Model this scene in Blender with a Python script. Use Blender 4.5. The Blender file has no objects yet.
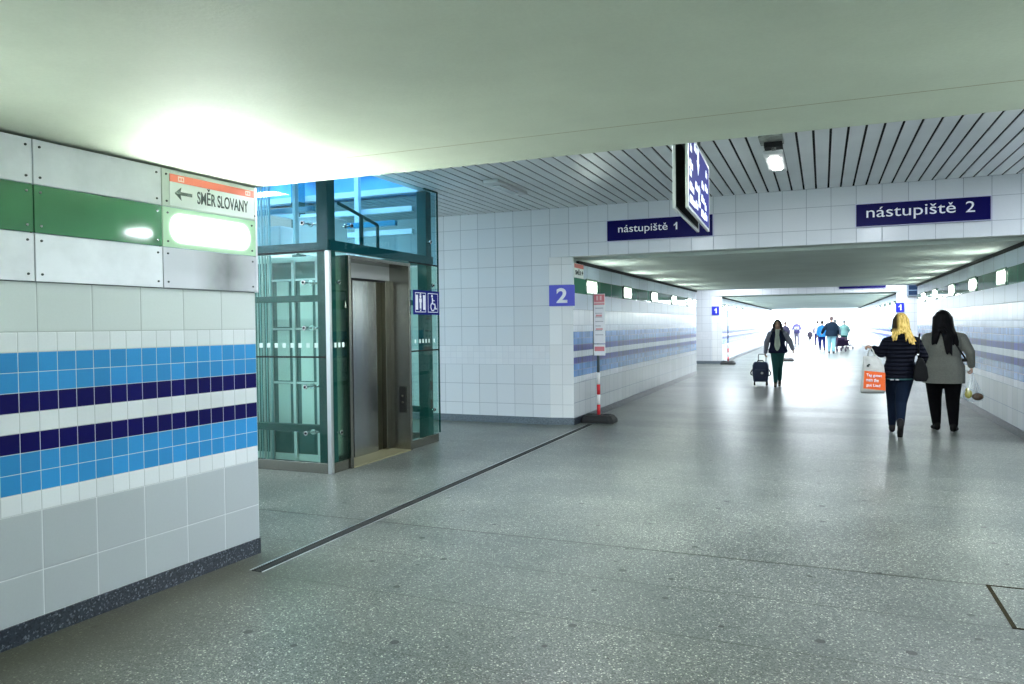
import bpy, bmesh, math, random
from mathutils import Vector, Matrix
random.seed(7)
sc = bpy.context.scene
C = sc.collection
PI = math.pi

# ---------------------------------------------------------------- camera
F_PX, YAW, PITCH, ROLL, H = 749.05, .3932, .0216, -.0113, 1.5434
def cam_basis():
    fw = Vector((-math.sin(YAW), math.cos(YAW), 0)); rt = Vector((math.cos(YAW), math.sin(YAW), 0)); up = Vector((0, 0, 1))
    f2 = fw*math.cos(PITCH) - up*math.sin(PITCH); u2 = up*math.cos(PITCH) + fw*math.sin(PITCH)
    r3 = rt*math.cos(ROLL) + u2*math.sin(ROLL); u3 = u2*math.cos(ROLL) - rt*math.sin(ROLL)
    return r3, u3, f2
cd = bpy.data.cameras.new('camera'); cam = bpy.data.objects.new('camera', cd); C.objects.link(cam)
r3, u3, f2 = cam_basis()
cam.matrix_world = Matrix(((r3.x, u3.x, -f2.x, 0), (r3.y, u3.y, -f2.y, 0), (r3.z, u3.z, -f2.z, H), (0, 0, 0, 1)))
cd.sensor_fit = 'HORIZONTAL'; cd.sensor_width = 36; cd.lens = F_PX/1024*36; cd.clip_end = 400; cd.clip_start = .05
sc.camera = cam

# ---------------------------------------------------------------- world and exposure
w = bpy.data.worlds.new('sky'); sc.world = w; w.use_nodes = True
bg = w.node_tree.nodes['Background']; bg.inputs[0].default_value = (.80, .91, 1.0, 1); bg.inputs[1].default_value = 3.5
sc.view_settings.view_transform = 'Standard'; sc.view_settings.look = 'None'
sc.view_settings.gamma = 1; sc.view_settings.use_curve_mapping = False
sc.view_settings.exposure = 0.85

LIGHTS = []
def area(name, loc, sx, sy, power, col=(1, 1, 1), rot=(0, 0, 0)):
    l = bpy.data.lights.new(name, 'AREA'); l.shape = 'RECTANGLE'; l.size = sx; l.size_y = sy; l.energy = power; l.color = col
    o = bpy.data.objects.new(name, l); o.location = loc; o.rotation_euler = rot; C.objects.link(o); LIGHTS.append(o); return o
GREENISH = (.93, 1, .95); COOL = (.86, .94, 1)
LAMP = 60.0            # strength of the lit wall panes
# unseen fill lights added under the ceilings of the halls and corridors
area('hall_fill_light', (.9, 7.0, 3.28), .18, 1.2, 110, COOL)
area('hall_fill_light', (4.6, 9.6, 3.28), .3, 1.2, 170, COOL)
area('hall_fill_light', (-7.2, 5.3, 3.28), 1.6, .3, 70, COOL)  # fill added to brighten the elevator's left face
area('hall_fill_light', (-2.2, 6.2, 3.28), .18, 1.2, 100, COOL)
for y in (24.4, 26.3, 28.2):
    for x in (-3, 2):
        area('second_hall_fill_light', (x, y, 3.28), .3, 1.4, 56, COOL)  # unseen fill added so the second hall washes out
for y, pw in ((31.5, 190), (35, 190), (38.5, 150), (42, 130), (46, 130), (50, 150), (54, 170), (58, 200)):
    area('far_fill_light', (-.6, y, 2.5), 3.4, .3, pw, COOL)  # unseen fill added to bleach the far passage
area('skylight_over_elevator', (-6.9, 7.7, 6.6), 3.6, 2.2, 260, (.72, .88, 1))
area('cabin_fill_light', (-6.05, 7.7, 2.28), .8, .8, 8, (.9, 1, .96))  # fill added inside the cabin to brighten its pale panels
area('stair_daylight', (-10.2, 7.6, 3.1), 1.2, 5, 190, (.85, 1, .97), (0, math.radians(-50), 0))

# ---------------------------------------------------------------- materials
def newmat(name):
    m = bpy.data.materials.new(name); m.use_nodes = True
    nt = m.node_tree; b = nt.nodes['Principled BSDF']; return m, nt, b
def simple(name, col, rough=.5, metal=0, spec=.5, bump=0, bscale=40, var=0, vscale=6):
    m, nt, b = newmat(name)
    b.inputs['Base Color'].default_value = (*col, 1); b.inputs['Roughness'].default_value = rough
    b.inputs['Metallic'].default_value = metal; b.inputs['Specular IOR Level'].default_value = spec
    if bump or var:
        tc = nt.nodes.new('ShaderNodeTexCoord')
        if var:
            n = nt.nodes.new('ShaderNodeTexNoise'); n.inputs['Scale'].default_value = vscale; n.inputs['Detail'].default_value = 5
            nt.links.new(tc.outputs['Object'], n.inputs['Vector'])
            r = nt.nodes.new('ShaderNodeValToRGB'); r.color_ramp.elements[0].position = .3; r.color_ramp.elements[1].position = .7
            r.color_ramp.elements[0].color = tuple(c*(1-var) for c in col)+(1,); r.color_ramp.elements[1].color = tuple(min(1, c*(1+var)) for c in col)+(1,)
            nt.links.new(n.outputs['Fac'], r.inputs['Fac']); nt.links.new(r.outputs['Color'], b.inputs['Base Color'])
        if bump:
            n2 = nt.nodes.new('ShaderNodeTexNoise'); n2.inputs['Scale'].default_value = bscale; n2.inputs['Detail'].default_value = 4
            nt.links.new(tc.outputs['Object'], n2.inputs['Vector'])
            bp = nt.nodes.new('ShaderNodeBump'); bp.inputs['Strength'].default_value = bump; bp.inputs['Distance'].default_value = .01
            nt.links.new(n2.outputs['Fac'], bp.inputs['Height']); nt.links.new(bp.outputs['Normal'], b.inputs['Normal'])
    return m
def emis(name, col, st, spec=.5):
    m, nt, b = newmat(name); b.inputs['Specular IOR Level'].default_value = spec; b.inputs['Roughness'].default_value = .6; b.inputs['Base Color'].default_value = (*col, 1)
    b.inputs['Emission Color'].default_value = (*col, 1); b.inputs['Emission Strength'].default_value = st; return m
def M_(nt, op, a, b=None, c=None):
    n = nt.nodes.new('ShaderNodeMath'); n.operation = op
    for i, v in enumerate((a, b, c)):
        if v is None: continue
        if isinstance(v, (int, float)): n.inputs[i].default_value = v
        else: nt.links.new(v, n.inputs[i])
    return n.outputs[0]
def mixc(nt, fac, a, b):
    n = nt.nodes.new('ShaderNodeMix'); n.data_type = 'RGBA'
    nt.links.new(fac, n.inputs[0]) if not isinstance(fac, (int, float)) else setattr(n.inputs[0], 'default_value', fac)
    for i, v in ((6, a), (7, b)):
        if isinstance(v, tuple): n.inputs[i].default_value = (*v, 1)
        else: nt.links.new(v, n.inputs[i])
    return n.outputs[2]
def tile(name, col, tw, th, grout=(.50, .53, .55), g=.0035, rough=.26, var=.06, spec=.28):
    """glazed tiles: one UV unit is one tile; grout lines of width g metres on each side"""
    m, nt, b = newmat(name)
    uv = nt.nodes.new('ShaderNodeUVMap'); uv.uv_map = 'UVMap'
    s = nt.nodes.new('ShaderNodeSeparateXYZ'); nt.links.new(uv.outputs[0], s.inputs[0])
    fu = M_(nt, 'FRACT', s.outputs[0]); fv = M_(nt, 'FRACT', s.outputs[1])
    du = M_(nt, 'MULTIPLY', M_(nt, 'MINIMUM', fu, M_(nt, 'SUBTRACT', 1, fu)), tw)
    dv = M_(nt, 'MULTIPLY', M_(nt, 'MINIMUM', fv, M_(nt, 'SUBTRACT', 1, fv)), th)
    d = M_(nt, 'MINIMUM', du, dv)
    mask = M_(nt, 'LESS_THAN', d, g*.5)
    cx = nt.nodes.new('ShaderNodeCombineXYZ')
    nt.links.new(M_(nt, 'FLOOR', s.outputs[0]), cx.inputs[0]); nt.links.new(M_(nt, 'FLOOR', s.outputs[1]), cx.inputs[1])
    wn = nt.nodes.new('ShaderNodeTexWhiteNoise'); wn.noise_dimensions = '3D'; nt.links.new(cx.outputs[0], wn.inputs['Vector'])
    lo = tuple(c*(1-var) for c in col); hi = tuple(min(1, c*(1+var)) for c in col)
    tcol = mixc(nt, wn.outputs['Value'], lo, hi)
    # fine glaze speckle
    tc = nt.nodes.new('ShaderNodeTexCoord'); n = nt.nodes.new('ShaderNodeTexNoise'); n.inputs['Scale'].default_value = 90; n.inputs['Detail'].default_value = 3
    nt.links.new(tc.outputs['Object'], n.inputs['Vector'])
    sp = mixc(nt, M_(nt, 'MULTIPLY', n.outputs['Fac'], .35), tcol, tuple(c*.8 for c in col))
    out = mixc(nt, mask, sp, grout)
    nt.links.new(out, b.inputs['Base Color'])
    nt.links.new(M_(nt, 'ADD', M_(nt, 'MULTIPLY', mask, .5), rough), b.inputs['Roughness'])
    b.inputs['Specular IOR Level'].default_value = spec
    bp = nt.nodes.new('ShaderNodeBump'); bp.inputs['Strength'].default_value = .35; bp.inputs['Distance'].default_value = .003
    sm = nt.nodes.new('ShaderNodeMapRange'); nt.links.new(d, sm.inputs[0]); sm.inputs[1].default_value = 0; sm.inputs[2].default_value = g*1.6
    nt.links.new(sm.outputs[0], bp.inputs['Height']); nt.links.new(bp.outputs['Normal'], b.inputs['Normal'])
    return m
def glass(name, tint, refl=1.0, ior=1.5, rough=.01):
    m = bpy.data.materials.new(name); m.use_nodes = True; nt = m.node_tree; nt.nodes.clear()
    o = nt.nodes.new('ShaderNodeOutputMaterial'); t = nt.nodes.new('ShaderNodeBsdfTransparent'); t.inputs[0].default_value = (*tint, 1)
    g = nt.nodes.new('ShaderNodeBsdfGlossy'); g.inputs['Roughness'].default_value = rough; g.inputs[0].default_value = (.92, 1, .98, 1)
    fr = nt.nodes.new('ShaderNodeFresnel'); ge = nt.nodes.new('ShaderNodeNewGeometry')   # same reflectance on the pane's way in and way out
    nt.links.new(M_(nt, 'ADD', M_(nt, 'MULTIPLY', ge.outputs['Backfacing'], 1/ior-ior), ior), fr.inputs[0])
    mx = nt.nodes.new('ShaderNodeMixShader'); nt.links.new(M_(nt, 'MULTIPLY', fr.outputs[0], refl), mx.inputs[0])
    nt.links.new(t.outputs[0], mx.inputs[1]); nt.links.new(g.outputs[0], mx.inputs[2]); nt.links.new(mx.outputs[0], o.inputs[0])
    return m
def steel(name, col=(.42, .43, .43), rough=.28, stretch=(1, 1, 60), bumps=.06, smudge=.0):
    m, nt, b = newmat(name); b.inputs['Metallic'].default_value = 1
    tc = nt.nodes.new('ShaderNodeTexCoord'); mp = nt.nodes.new('ShaderNodeMapping'); mp.inputs['Scale'].default_value = stretch
    nt.links.new(tc.outputs['Object'], mp.inputs[0])
    n = nt.nodes.new('ShaderNodeTexNoise'); n.inputs['Scale'].default_value = 4; n.inputs['Detail'].default_value = 6; nt.links.new(mp.outputs[0], n.inputs['Vector'])
    n2 = nt.nodes.new('ShaderNodeTexNoise'); n2.inputs['Scale'].default_value = 2.6; n2.inputs['Detail'].default_value = 5; nt.links.new(tc.outputs['Object'], n2.inputs['Vector'])
    r = nt.nodes.new('ShaderNodeMapRange'); nt.links.new(n2.outputs['Fac'], r.inputs[0]); r.inputs[1].default_value = .35; r.inputs[2].default_value = .75
    nt.links.new(mixc(nt, r.outputs[0], col, tuple(c*(1-smudge) for c in col)), b.inputs['Base Color'])
    nt.links.new(M_(nt, 'ADD', M_(nt, 'MULTIPLY', n.outputs['Fac'], bumps*2), rough-bumps), b.inputs['Roughness'])
    return m

MT = {}
MT['t_white_s'] = tile('small_white_tile', (.74, .78, .82), .1, .1, grout=(.42, .46, .48))
MT['t_white_b'] = tile('large_white_tile', (.66, .72, .73), .3, .25, grout=(.36, .41, .42), g=.005)
MT['t_grey_b'] = tile('large_grey_tile', (.44, .48, .52), .3, .3, rough=.3, grout=(.66, .69, .72), g=.005)
MT['t_blue'] = tile('sky_blue_tile', (.030, .26, .60), .1, .1, spec=.2, rough=.36, grout=(.55, .60, .64), var=.14)
MT['t_navy'] = tile('navy_tile', (.002, .0015, .085), .1, .1, grout=(.50, .52, .60), var=.2, spec=.12, rough=.38)
DG = (.20, .25, .33)
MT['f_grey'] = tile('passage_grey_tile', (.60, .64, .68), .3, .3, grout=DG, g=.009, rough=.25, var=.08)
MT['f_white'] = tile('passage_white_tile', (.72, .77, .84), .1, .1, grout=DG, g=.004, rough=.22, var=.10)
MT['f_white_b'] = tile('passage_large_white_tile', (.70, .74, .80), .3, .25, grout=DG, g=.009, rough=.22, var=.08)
MT['f_blue'] = tile('passage_blue_tile', (.12, .28, .62), .1, .1, grout=DG, g=.005, rough=.22, var=.35)  # reflections on the stripes put in as paler, mottled blue
MT['f_navy'] = tile('passage_navy_tile', (.015, .03, .26), .1, .1, grout=DG, g=.004, rough=.3, var=.6, spec=.15)  # navy likewise lifted and mottled to carry reflected light
MT['t_hall'] = tile('hall_wall_tile', (.68, .71, .76), .308, .31, grout=(.33, .36, .42), g=.007, rough=.22, var=.05)
MT['t_hall_s'] = tile('hall_small_tile', (.72, .74, .79), .103, .1, grout=(.52, .55, .62), g=.004, rough=.22, var=.03)
MT['t_strip'] = tile('corner_strip_tile', (.78, .80, .82), .2, .31, grout=(.45, .48, .5), g=.006, rough=.2)
MT['metal_strip'] = tile('aluminium_band', (.44, .53, .66), .76, 1, grout=(.1, .12, .12), g=.010, rough=.30, var=.10)
MT['glass_strip'] = tile('green_glass_band', (.045, .20, .13), .76, 1, grout=(.1, .3, .22), g=.010, rough=.05, var=.35)
MT['plaster'] = simple('painted_plaster', (.55, .60, .58), .7, var=.06)
MT['white'] = simple('white_paint', (.75, .78, .8), .5)
MT['black'] = simple('black_void', (.004, .005, .006), .8)
MT['rubber'] = simple('black_rubber', (.012, .013, .014), .65, bump=.3, bscale=60)
MT['teal'] = simple('dark_teal_paint', (.004, .060, .055), .35, spec=.25)
MT['tealblue'] = simple('blue_and_skylit_paint', (.02, .22, .36), .3)  # on the upper posts this blue stands in for sky light
MT['lightframe'] = simple('pale_frame_paint', (.50, .68, .74), .35)
MT['alu'] = steel('aluminium_frame', (.66, .68, .69), .35)
MT['steel'] = steel('brushed_steel', (.30, .295, .265), .25, (30, 30, .6), .02, .12)
MT['steel_door'] = steel('brushed_steel_door', (.46, .49, .53), .24, (40, 40, .5), .02, .1)
MT['steel_dark'] = steel('bronze_steel', (.13, .125, .09), .30, (30, 30, .6), .02)
MT['chrome'] = steel('chrome', (.6, .62, .62), .15)
MT['glass'] = glass('tinted_glass', (.80, .92, .89), .6)
MT['glass_daylit'] = glass('daylight_tinted_glass', (.72, .88, .92), .6)  # upper panes: daylight beyond them is put into the tint
MT['navysign'] = simple('navy_enamel', (.003, .002, .080), .4, spec=.1)
MT['letter'] = simple('white_lettering', (.88, .89, .95), .5)
MT['signwhite'] = simple('white_enamel', (.80, .86, .84), .35)
MT['signred'] = simple('coral_red_enamel', (.86, .20, .13), .4)
MT['signblack'] = simple('dark_lettering', (.02, .035, .035), .5)
MT['violet'] = simple('violet_blue_enamel', (.10, .11, .62), .15)
MT['blue1'] = simple('blue_enamel', (.01, .02, .50), .3)

def panel_metal():
    m, nt, b = newmat('aluminium_panel')
    tc = nt.nodes.new('ShaderNodeTexCoord'); oi = nt.nodes.new('ShaderNodeObjectInfo')
    ad = nt.nodes.new('ShaderNodeVectorMath'); ad.operation = 'ADD'; nt.links.new(tc.outputs['Object'], ad.inputs[0]); nt.links.new(oi.outputs['Random'], ad.inputs[1])
    n = nt.nodes.new('ShaderNodeTexNoise'); n.inputs['Scale'].default_value = 3.2; n.inputs['Detail'].default_value = 8; n.inputs['Roughness'].default_value = .6
    nt.links.new(ad.outputs[0], n.inputs['Vector'])
    r = nt.nodes.new('ShaderNodeMapRange'); nt.links.new(n.outputs['Fac'], r.inputs[0]); r.inputs[1].default_value = .35; r.inputs[2].default_value = .7
    nt.links.new(mixc(nt, r.outputs[0], (.82, .85, .90), (.66, .69, .73)), b.inputs['Base Color'])
    b.inputs['Metallic'].default_value = .25; b.inputs['Roughness'].default_value = .42
    return m
MT['panel'] = panel_metal()
def panel_smudged():
    m, nt, b = newmat('smudged_aluminium_panel')
    tc = nt.nodes.new('ShaderNodeTexCoord')
    n = nt.nodes.new('ShaderNodeTexNoise'); n.inputs['Scale'].default_value = 4.2; n.inputs['Detail'].default_value = 7
    nt.links.new(tc.outputs['Object'], n.inputs['Vector'])
    s = nt.nodes.new('ShaderNodeSeparateXYZ'); nt.links.new(tc.outputs['Object'], s.inputs[0])
    d = M_(nt, 'ABSOLUTE', M_(nt, 'ADD', s.outputs[0], -.50))
    k = M_(nt, 'SUBTRACT', 1.0, M_(nt, 'MULTIPLY', d, 3.6))
    k = M_(nt, 'MULTIPLY', M_(nt, 'MAXIMUM', k, 0), M_(nt, 'ADD', n.outputs['Fac'], .25))
    nt.links.new(mixc(nt, k, (.55, .57, .60), (.13, .14, .14)), b.inputs['Base Color'])
    b.inputs['Metallic'].default_value = .5; b.inputs['Roughness'].default_value = .4
    return m
MT['panel_dirty'] = panel_smudged()
def green_pane():
    m, nt, b = newmat('green_back_painted_glass')
    tc = nt.nodes.new('ShaderNodeTexCoord'); n = nt.nodes.new('ShaderNodeTexNoise'); n.inputs['Scale'].default_value = 2.5; n.inputs['Detail'].default_value = 3
    nt.links.new(tc.outputs['Object'], n.inputs['Vector'])
    nt.links.new(mixc(nt, n.outputs['Fac'], (.045, .17, .08), (.075, .25, .125)), b.inputs['Base Color'])
    b.inputs['Roughness'].default_value = .06; b.inputs['Specular IOR Level'].default_value = .7
    return m
MT['greenpane'] = green_pane()
def lit_pane(name, hw, hh, soft, strength, base=(.30, .55, .34), power=3.0):
    """frosted pane with a lamp close behind it: bright where the lamp is, fading to the pane's edge"""
    m, nt, b = newmat(name)
    tc = nt.nodes.new('ShaderNodeTexCoord'); s = nt.nodes.new('ShaderNodeSeparateXYZ'); nt.links.new(tc.outputs['Object'], s.inputs[0])
    def edge(o, half):
        r = nt.nodes.new('ShaderNodeMapRange'); r.interpolation_type = 'SMOOTHSTEP'
        nt.links.new(M_(nt, 'ABSOLUTE', o), r.inputs[0]); r.inputs[1].default_value = half; r.inputs[2].default_value = half-soft
        return r.outputs[0]
    k = M_(nt, 'MULTIPLY', edge(s.outputs[0], hw), edge(s.outputs[2], hh))
    b.inputs['Base Color'].default_value = (*base, 1); b.inputs['Roughness'].default_value = .15
    b.inputs['Emission Color'].default_value = (.90, 1, .90, 1)
    nt.links.new(M_(nt, 'ADD', M_(nt, 'MULTIPLY', M_(nt, 'POWER', k, power), strength), .10), b.inputs['Emission Strength'])
    return m
MT['lit_near'] = lit_pane('lit_pane_near', .40, .165, .16, 420, power=8.5)
MT['lit'] = lit_pane('lit_pane', .30, .115, .06, LAMP*.5); MT['lit_strong'] = lit_pane('lit_pane_strong', .30, .115, .06, LAMP*1.3)

def concrete_ceiling(name, col, joint=None):
    m, nt, b = newmat(name)
    g = nt.nodes.new('ShaderNodeNewGeometry')
    n = nt.nodes.new('ShaderNodeTexNoise'); n.inputs['Scale'].default_value = .9; n.inputs['Detail'].default_value = 8; n.inputs['Roughness'].default_value = .62
    nt.links.new(g.outputs['Position'], n.inputs['Vector'])
    r = nt.nodes.new('ShaderNodeMapRange'); nt.links.new(n.outputs['Fac'], r.inputs[0]); r.inputs[1].default_value = .3; r.inputs[2].default_value = .72
    c = mixc(nt, r.outputs[0], tuple(k*1.06 for k in col), tuple(k*.86 for k in col))
    n2 = nt.nodes.new('ShaderNodeTexNoise'); n2.inputs['Scale'].default_value = 60; n2.inputs['Detail'].default_value = 3
    nt.links.new(g.outputs['Position'], n2.inputs['Vector'])
    c = mixc(nt, M_(nt, 'MULTIPLY', n2.outputs['Fac'], .22), c, tuple(k*.55 for k in col))
    if joint is not None:
        s = nt.nodes.new('ShaderNodeSeparateXYZ'); nt.links.new(g.outputs['Position'], s.inputs[0])
        wob = M_(nt, 'MULTIPLY', M_(nt, 'SUBTRACT', n.outputs['Fac'], .5), .02)
        d = M_(nt, 'ABSOLUTE', M_(nt, 'ADD', M_(nt, 'ADD', s.outputs[1], -joint), wob))
        c = mixc(nt, M_(nt, 'LESS_THAN', d, .004), c, (.30, .28, .16))
    nt.links.new(c, b.inputs['Base Color']); b.inputs['Roughness'].default_value = .75; b.inputs['Specular IOR Level'].default_value = .3
    bp = nt.nodes.new('ShaderNodeBump'); bp.inputs['Strength'].default_value = .12; bp.inputs['Distance'].default_value = .01
    nt.links.new(n2.outputs['Fac'], bp.inputs['Height']); nt.links.new(bp.outputs['Normal'], b.inputs['Normal'])
    return m
MT['ceil'] = concrete_ceiling('painted_concrete_ceiling', (.62, .68, .57), 3.62)
MT['ceil2'] = concrete_ceiling('painted_concrete_ceiling_far', (.58, .66, .62))

def floor_mat():
    m, nt, b = newmat('terrazzo_floor')
    g = nt.nodes.new('ShaderNodeNewGeometry'); s = nt.nodes.new('ShaderNodeSeparateXYZ'); nt.links.new(g.outputs['Position'], s.inputs[0])
    v = nt.nodes.new('ShaderNodeTexVoronoi'); v.inputs['Scale'].default_value = 150; nt.links.new(g.outputs['Position'], v.inputs['Vector'])
    sv = nt.nodes.new('ShaderNodeSeparateColor'); nt.links.new(v.outputs['Color'], sv.inputs[0])
    ramp = nt.nodes.new('ShaderNodeValToRGB'); e = ramp.color_ramp.elements
    e[0].position = 0; e[0].color = (.030, .036, .030, 1); e[1].position = 1; e[1].color = (.85, .84, .70, 1)
    for p, c in ((.25, (.095, .104, .094, 1)), (.70, (.175, .188, .175, 1)), (.93, (.26, .275, .25, 1))):
        x = e.new(p); x.color = c
    nt.links.new(sv.outputs[0], ramp.inputs['Fac'])
    n = nt.nodes.new('ShaderNodeTexNoise'); n.inputs['Scale'].default_value = 1.3; n.inputs['Detail'].default_value = 6; nt.links.new(g.outputs['Position'], n.inputs['Vector'])
    r = nt.nodes.new('ShaderNodeMapRange'); nt.links.new(n.outputs['Fac'], r.inputs[0]); r.inputs[1].default_value = .35; r.inputs[2].default_value = .68
    mul = nt.nodes.new('ShaderNodeMix'); mul.data_type = 'RGBA'; mul.blend_type = 'MULTIPLY'; mul.inputs[0].default_value = 1
    nt.links.new(ramp.outputs['Color'], mul.inputs[6]); nt.links.new(mixc(nt, r.outputs[0], (.78, .80, .79), (.50, .53, .53)), mul.inputs[7])
    c = mul.outputs[2]
    # slab joints across the passage (and lengthways), each slab a little different
    PY = .675
    yy = M_(nt, 'DIVIDE', M_(nt, 'ADD', s.outputs[1], -5.06), PY); fy = M_(nt, 'FRACT', M_(nt, 'ADD', yy, 200))
    dy = M_(nt, 'MULTIPLY', M_(nt, 'MINIMUM', fy, M_(nt, 'SUBTRACT', 1, fy)), PY)
    xx = M_(nt, 'DIVIDE', M_(nt, 'ADD', s.outputs[0], -.87), 2.05); fx = M_(nt, 'FRACT', M_(nt, 'ADD', xx, 200))
    dx = M_(nt, 'MULTIPLY', M_(nt, 'MINIMUM', fx, M_(nt, 'SUBTRACT', 1, fx)), 2.05)
    cell = nt.nodes.new('ShaderNodeCombineXYZ'); nt.links.new(M_(nt, 'FLOOR', M_(nt, 'ADD', yy, 200)), cell.inputs[1])
    wn = nt.nodes.new('ShaderNodeTexWhiteNoise'); nt.links.new(cell.outputs[0], wn.inputs['Vector'])
    c = mixc(nt, M_(nt, 'MULTIPLY', wn.outputs['Value'], .20), c, (.10, .12, .12))
    jy = M_(nt, 'MULTIPLY', M_(nt, 'LESS_THAN', dy, .006), M_(nt, 'GREATER_THAN', wn.outputs['Value'], .25))
    jx = M_(nt, 'MULTIPLY', M_(nt, 'LESS_THAN', dx, .0025), .25)
    main = M_(nt, 'LESS_THAN', M_(nt, 'ABSOLUTE', M_(nt, 'ADD', s.outputs[1], -5.06)), .011)
    j = M_(nt, 'MINIMUM', M_(nt, 'ADD', M_(nt, 'MAXIMUM', M_(nt, 'MULTIPLY', jy, .6), jx), M_(nt, 'MULTIPLY', main, .8)), 1)
    c = mixc(nt, j, c, (.015, .017, .012))
    # old chewing gum spots
    v2 = nt.nodes.new('ShaderNodeTexVoronoi'); v2.voronoi_dimensions = '2D'; v2.inputs['Scale'].default_value = 2.6; nt.links.new(g.outputs['Position'], v2.inputs['Vector'])
    s2 = nt.nodes.new('ShaderNodeSeparateColor'); nt.links.new(v2.outputs['Color'], s2.inputs[0])
    gum = M_(nt, 'LESS_THAN', v2.outputs['Distance'], M_(nt, 'MULTIPLY', M_(nt, 'MAXIMUM', M_(nt, 'SUBTRACT', s2.outputs[0], .42), 0), .115))
    c = mixc(nt, M_(nt, 'MULTIPLY', gum, .92), c, (.012, .014, .014))
    # brown dirt trodden in along the foot of the near left wall
    dw = M_(nt, 'ADD', M_(nt, 'ADD', s.outputs[0], 3.62), M_(nt, 'MULTIPLY', s.outputs[1], -.02))
    dr = nt.nodes.new('ShaderNodeMapRange'); nt.links.new(M_(nt, 'ADD', dw, M_(nt, 'MULTIPLY', n.outputs['Fac'], -.9)), dr.inputs[0]); dr.inputs[1].default_value = .55; dr.inputs[2].default_value = -.35
    yr = nt.nodes.new('ShaderNodeMapRange'); nt.links.new(s.outputs[1], yr.inputs[0]); yr.inputs[1].default_value = 4.5; yr.inputs[2].default_value = 3.7
    c = mixc(nt, M_(nt, 'MULTIPLY', M_(nt, 'MULTIPLY', dr.outputs[0], yr.outputs[0]), .75), c, (.045, .042, .022))
    nt.links.new(c, b.inputs['Base Color'])
    nt.links.new(M_(nt, 'ADD', M_(nt, 'MULTIPLY', wn.outputs['Value'], .045), .288), b.inputs['Roughness'])
    b.inputs['Specular IOR Level'].default_value = .30
    bp = nt.nodes.new('ShaderNodeBump'); bp.inputs['Strength'].default_value = .10; bp.inputs['Distance'].default_value = .004
    nt.links.new(sv.outputs[0], bp.inputs['Height']); nt.links.new(bp.outputs['Normal'], b.inputs['Normal'])
    return m
MT['floor'] = floor_mat()
def skirting():
    m, nt, b = newmat('dark_terrazzo_skirting')
    g = nt.nodes.new('ShaderNodeNewGeometry')
    v = nt.nodes.new('ShaderNodeTexVoronoi'); v.inputs['Scale'].default_value = 110; nt.links.new(g.outputs['Position'], v.inputs['Vector'])
    sv = nt.nodes.new('ShaderNodeSeparateColor'); nt.links.new(v.outputs['Color'], sv.inputs[0])
    ramp = nt.nodes.new('ShaderNodeValToRGB'); e = ramp.color_ramp.elements
    e[0].position = 0; e[0].color = (.008, .012, .02, 1); e[1].position = 1; e[1].color = (.16, .19, .23, 1); x = e.new(.8); x.color = (.030, .040, .058, 1)
    nt.links.new(sv.outputs[0], ramp.inputs['Fac']); nt.links.new(ramp.outputs['Color'], b.inputs['Base Color']); b.inputs['Roughness'].default_value = .3
    return m
MT['skirt'] = skirting()
MT['skirt2'] = simple('grey_terrazzo_skirting', (.13, .16, .19), .35, var=.3, vscale=60)
MT['slat'] = simple('ceiling_slat_metal', (.70, .73, .75), .38, var=.05, vscale=2)
MT['ground'] = simple('pale_paving', (.6, .6, .58), .8)

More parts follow.
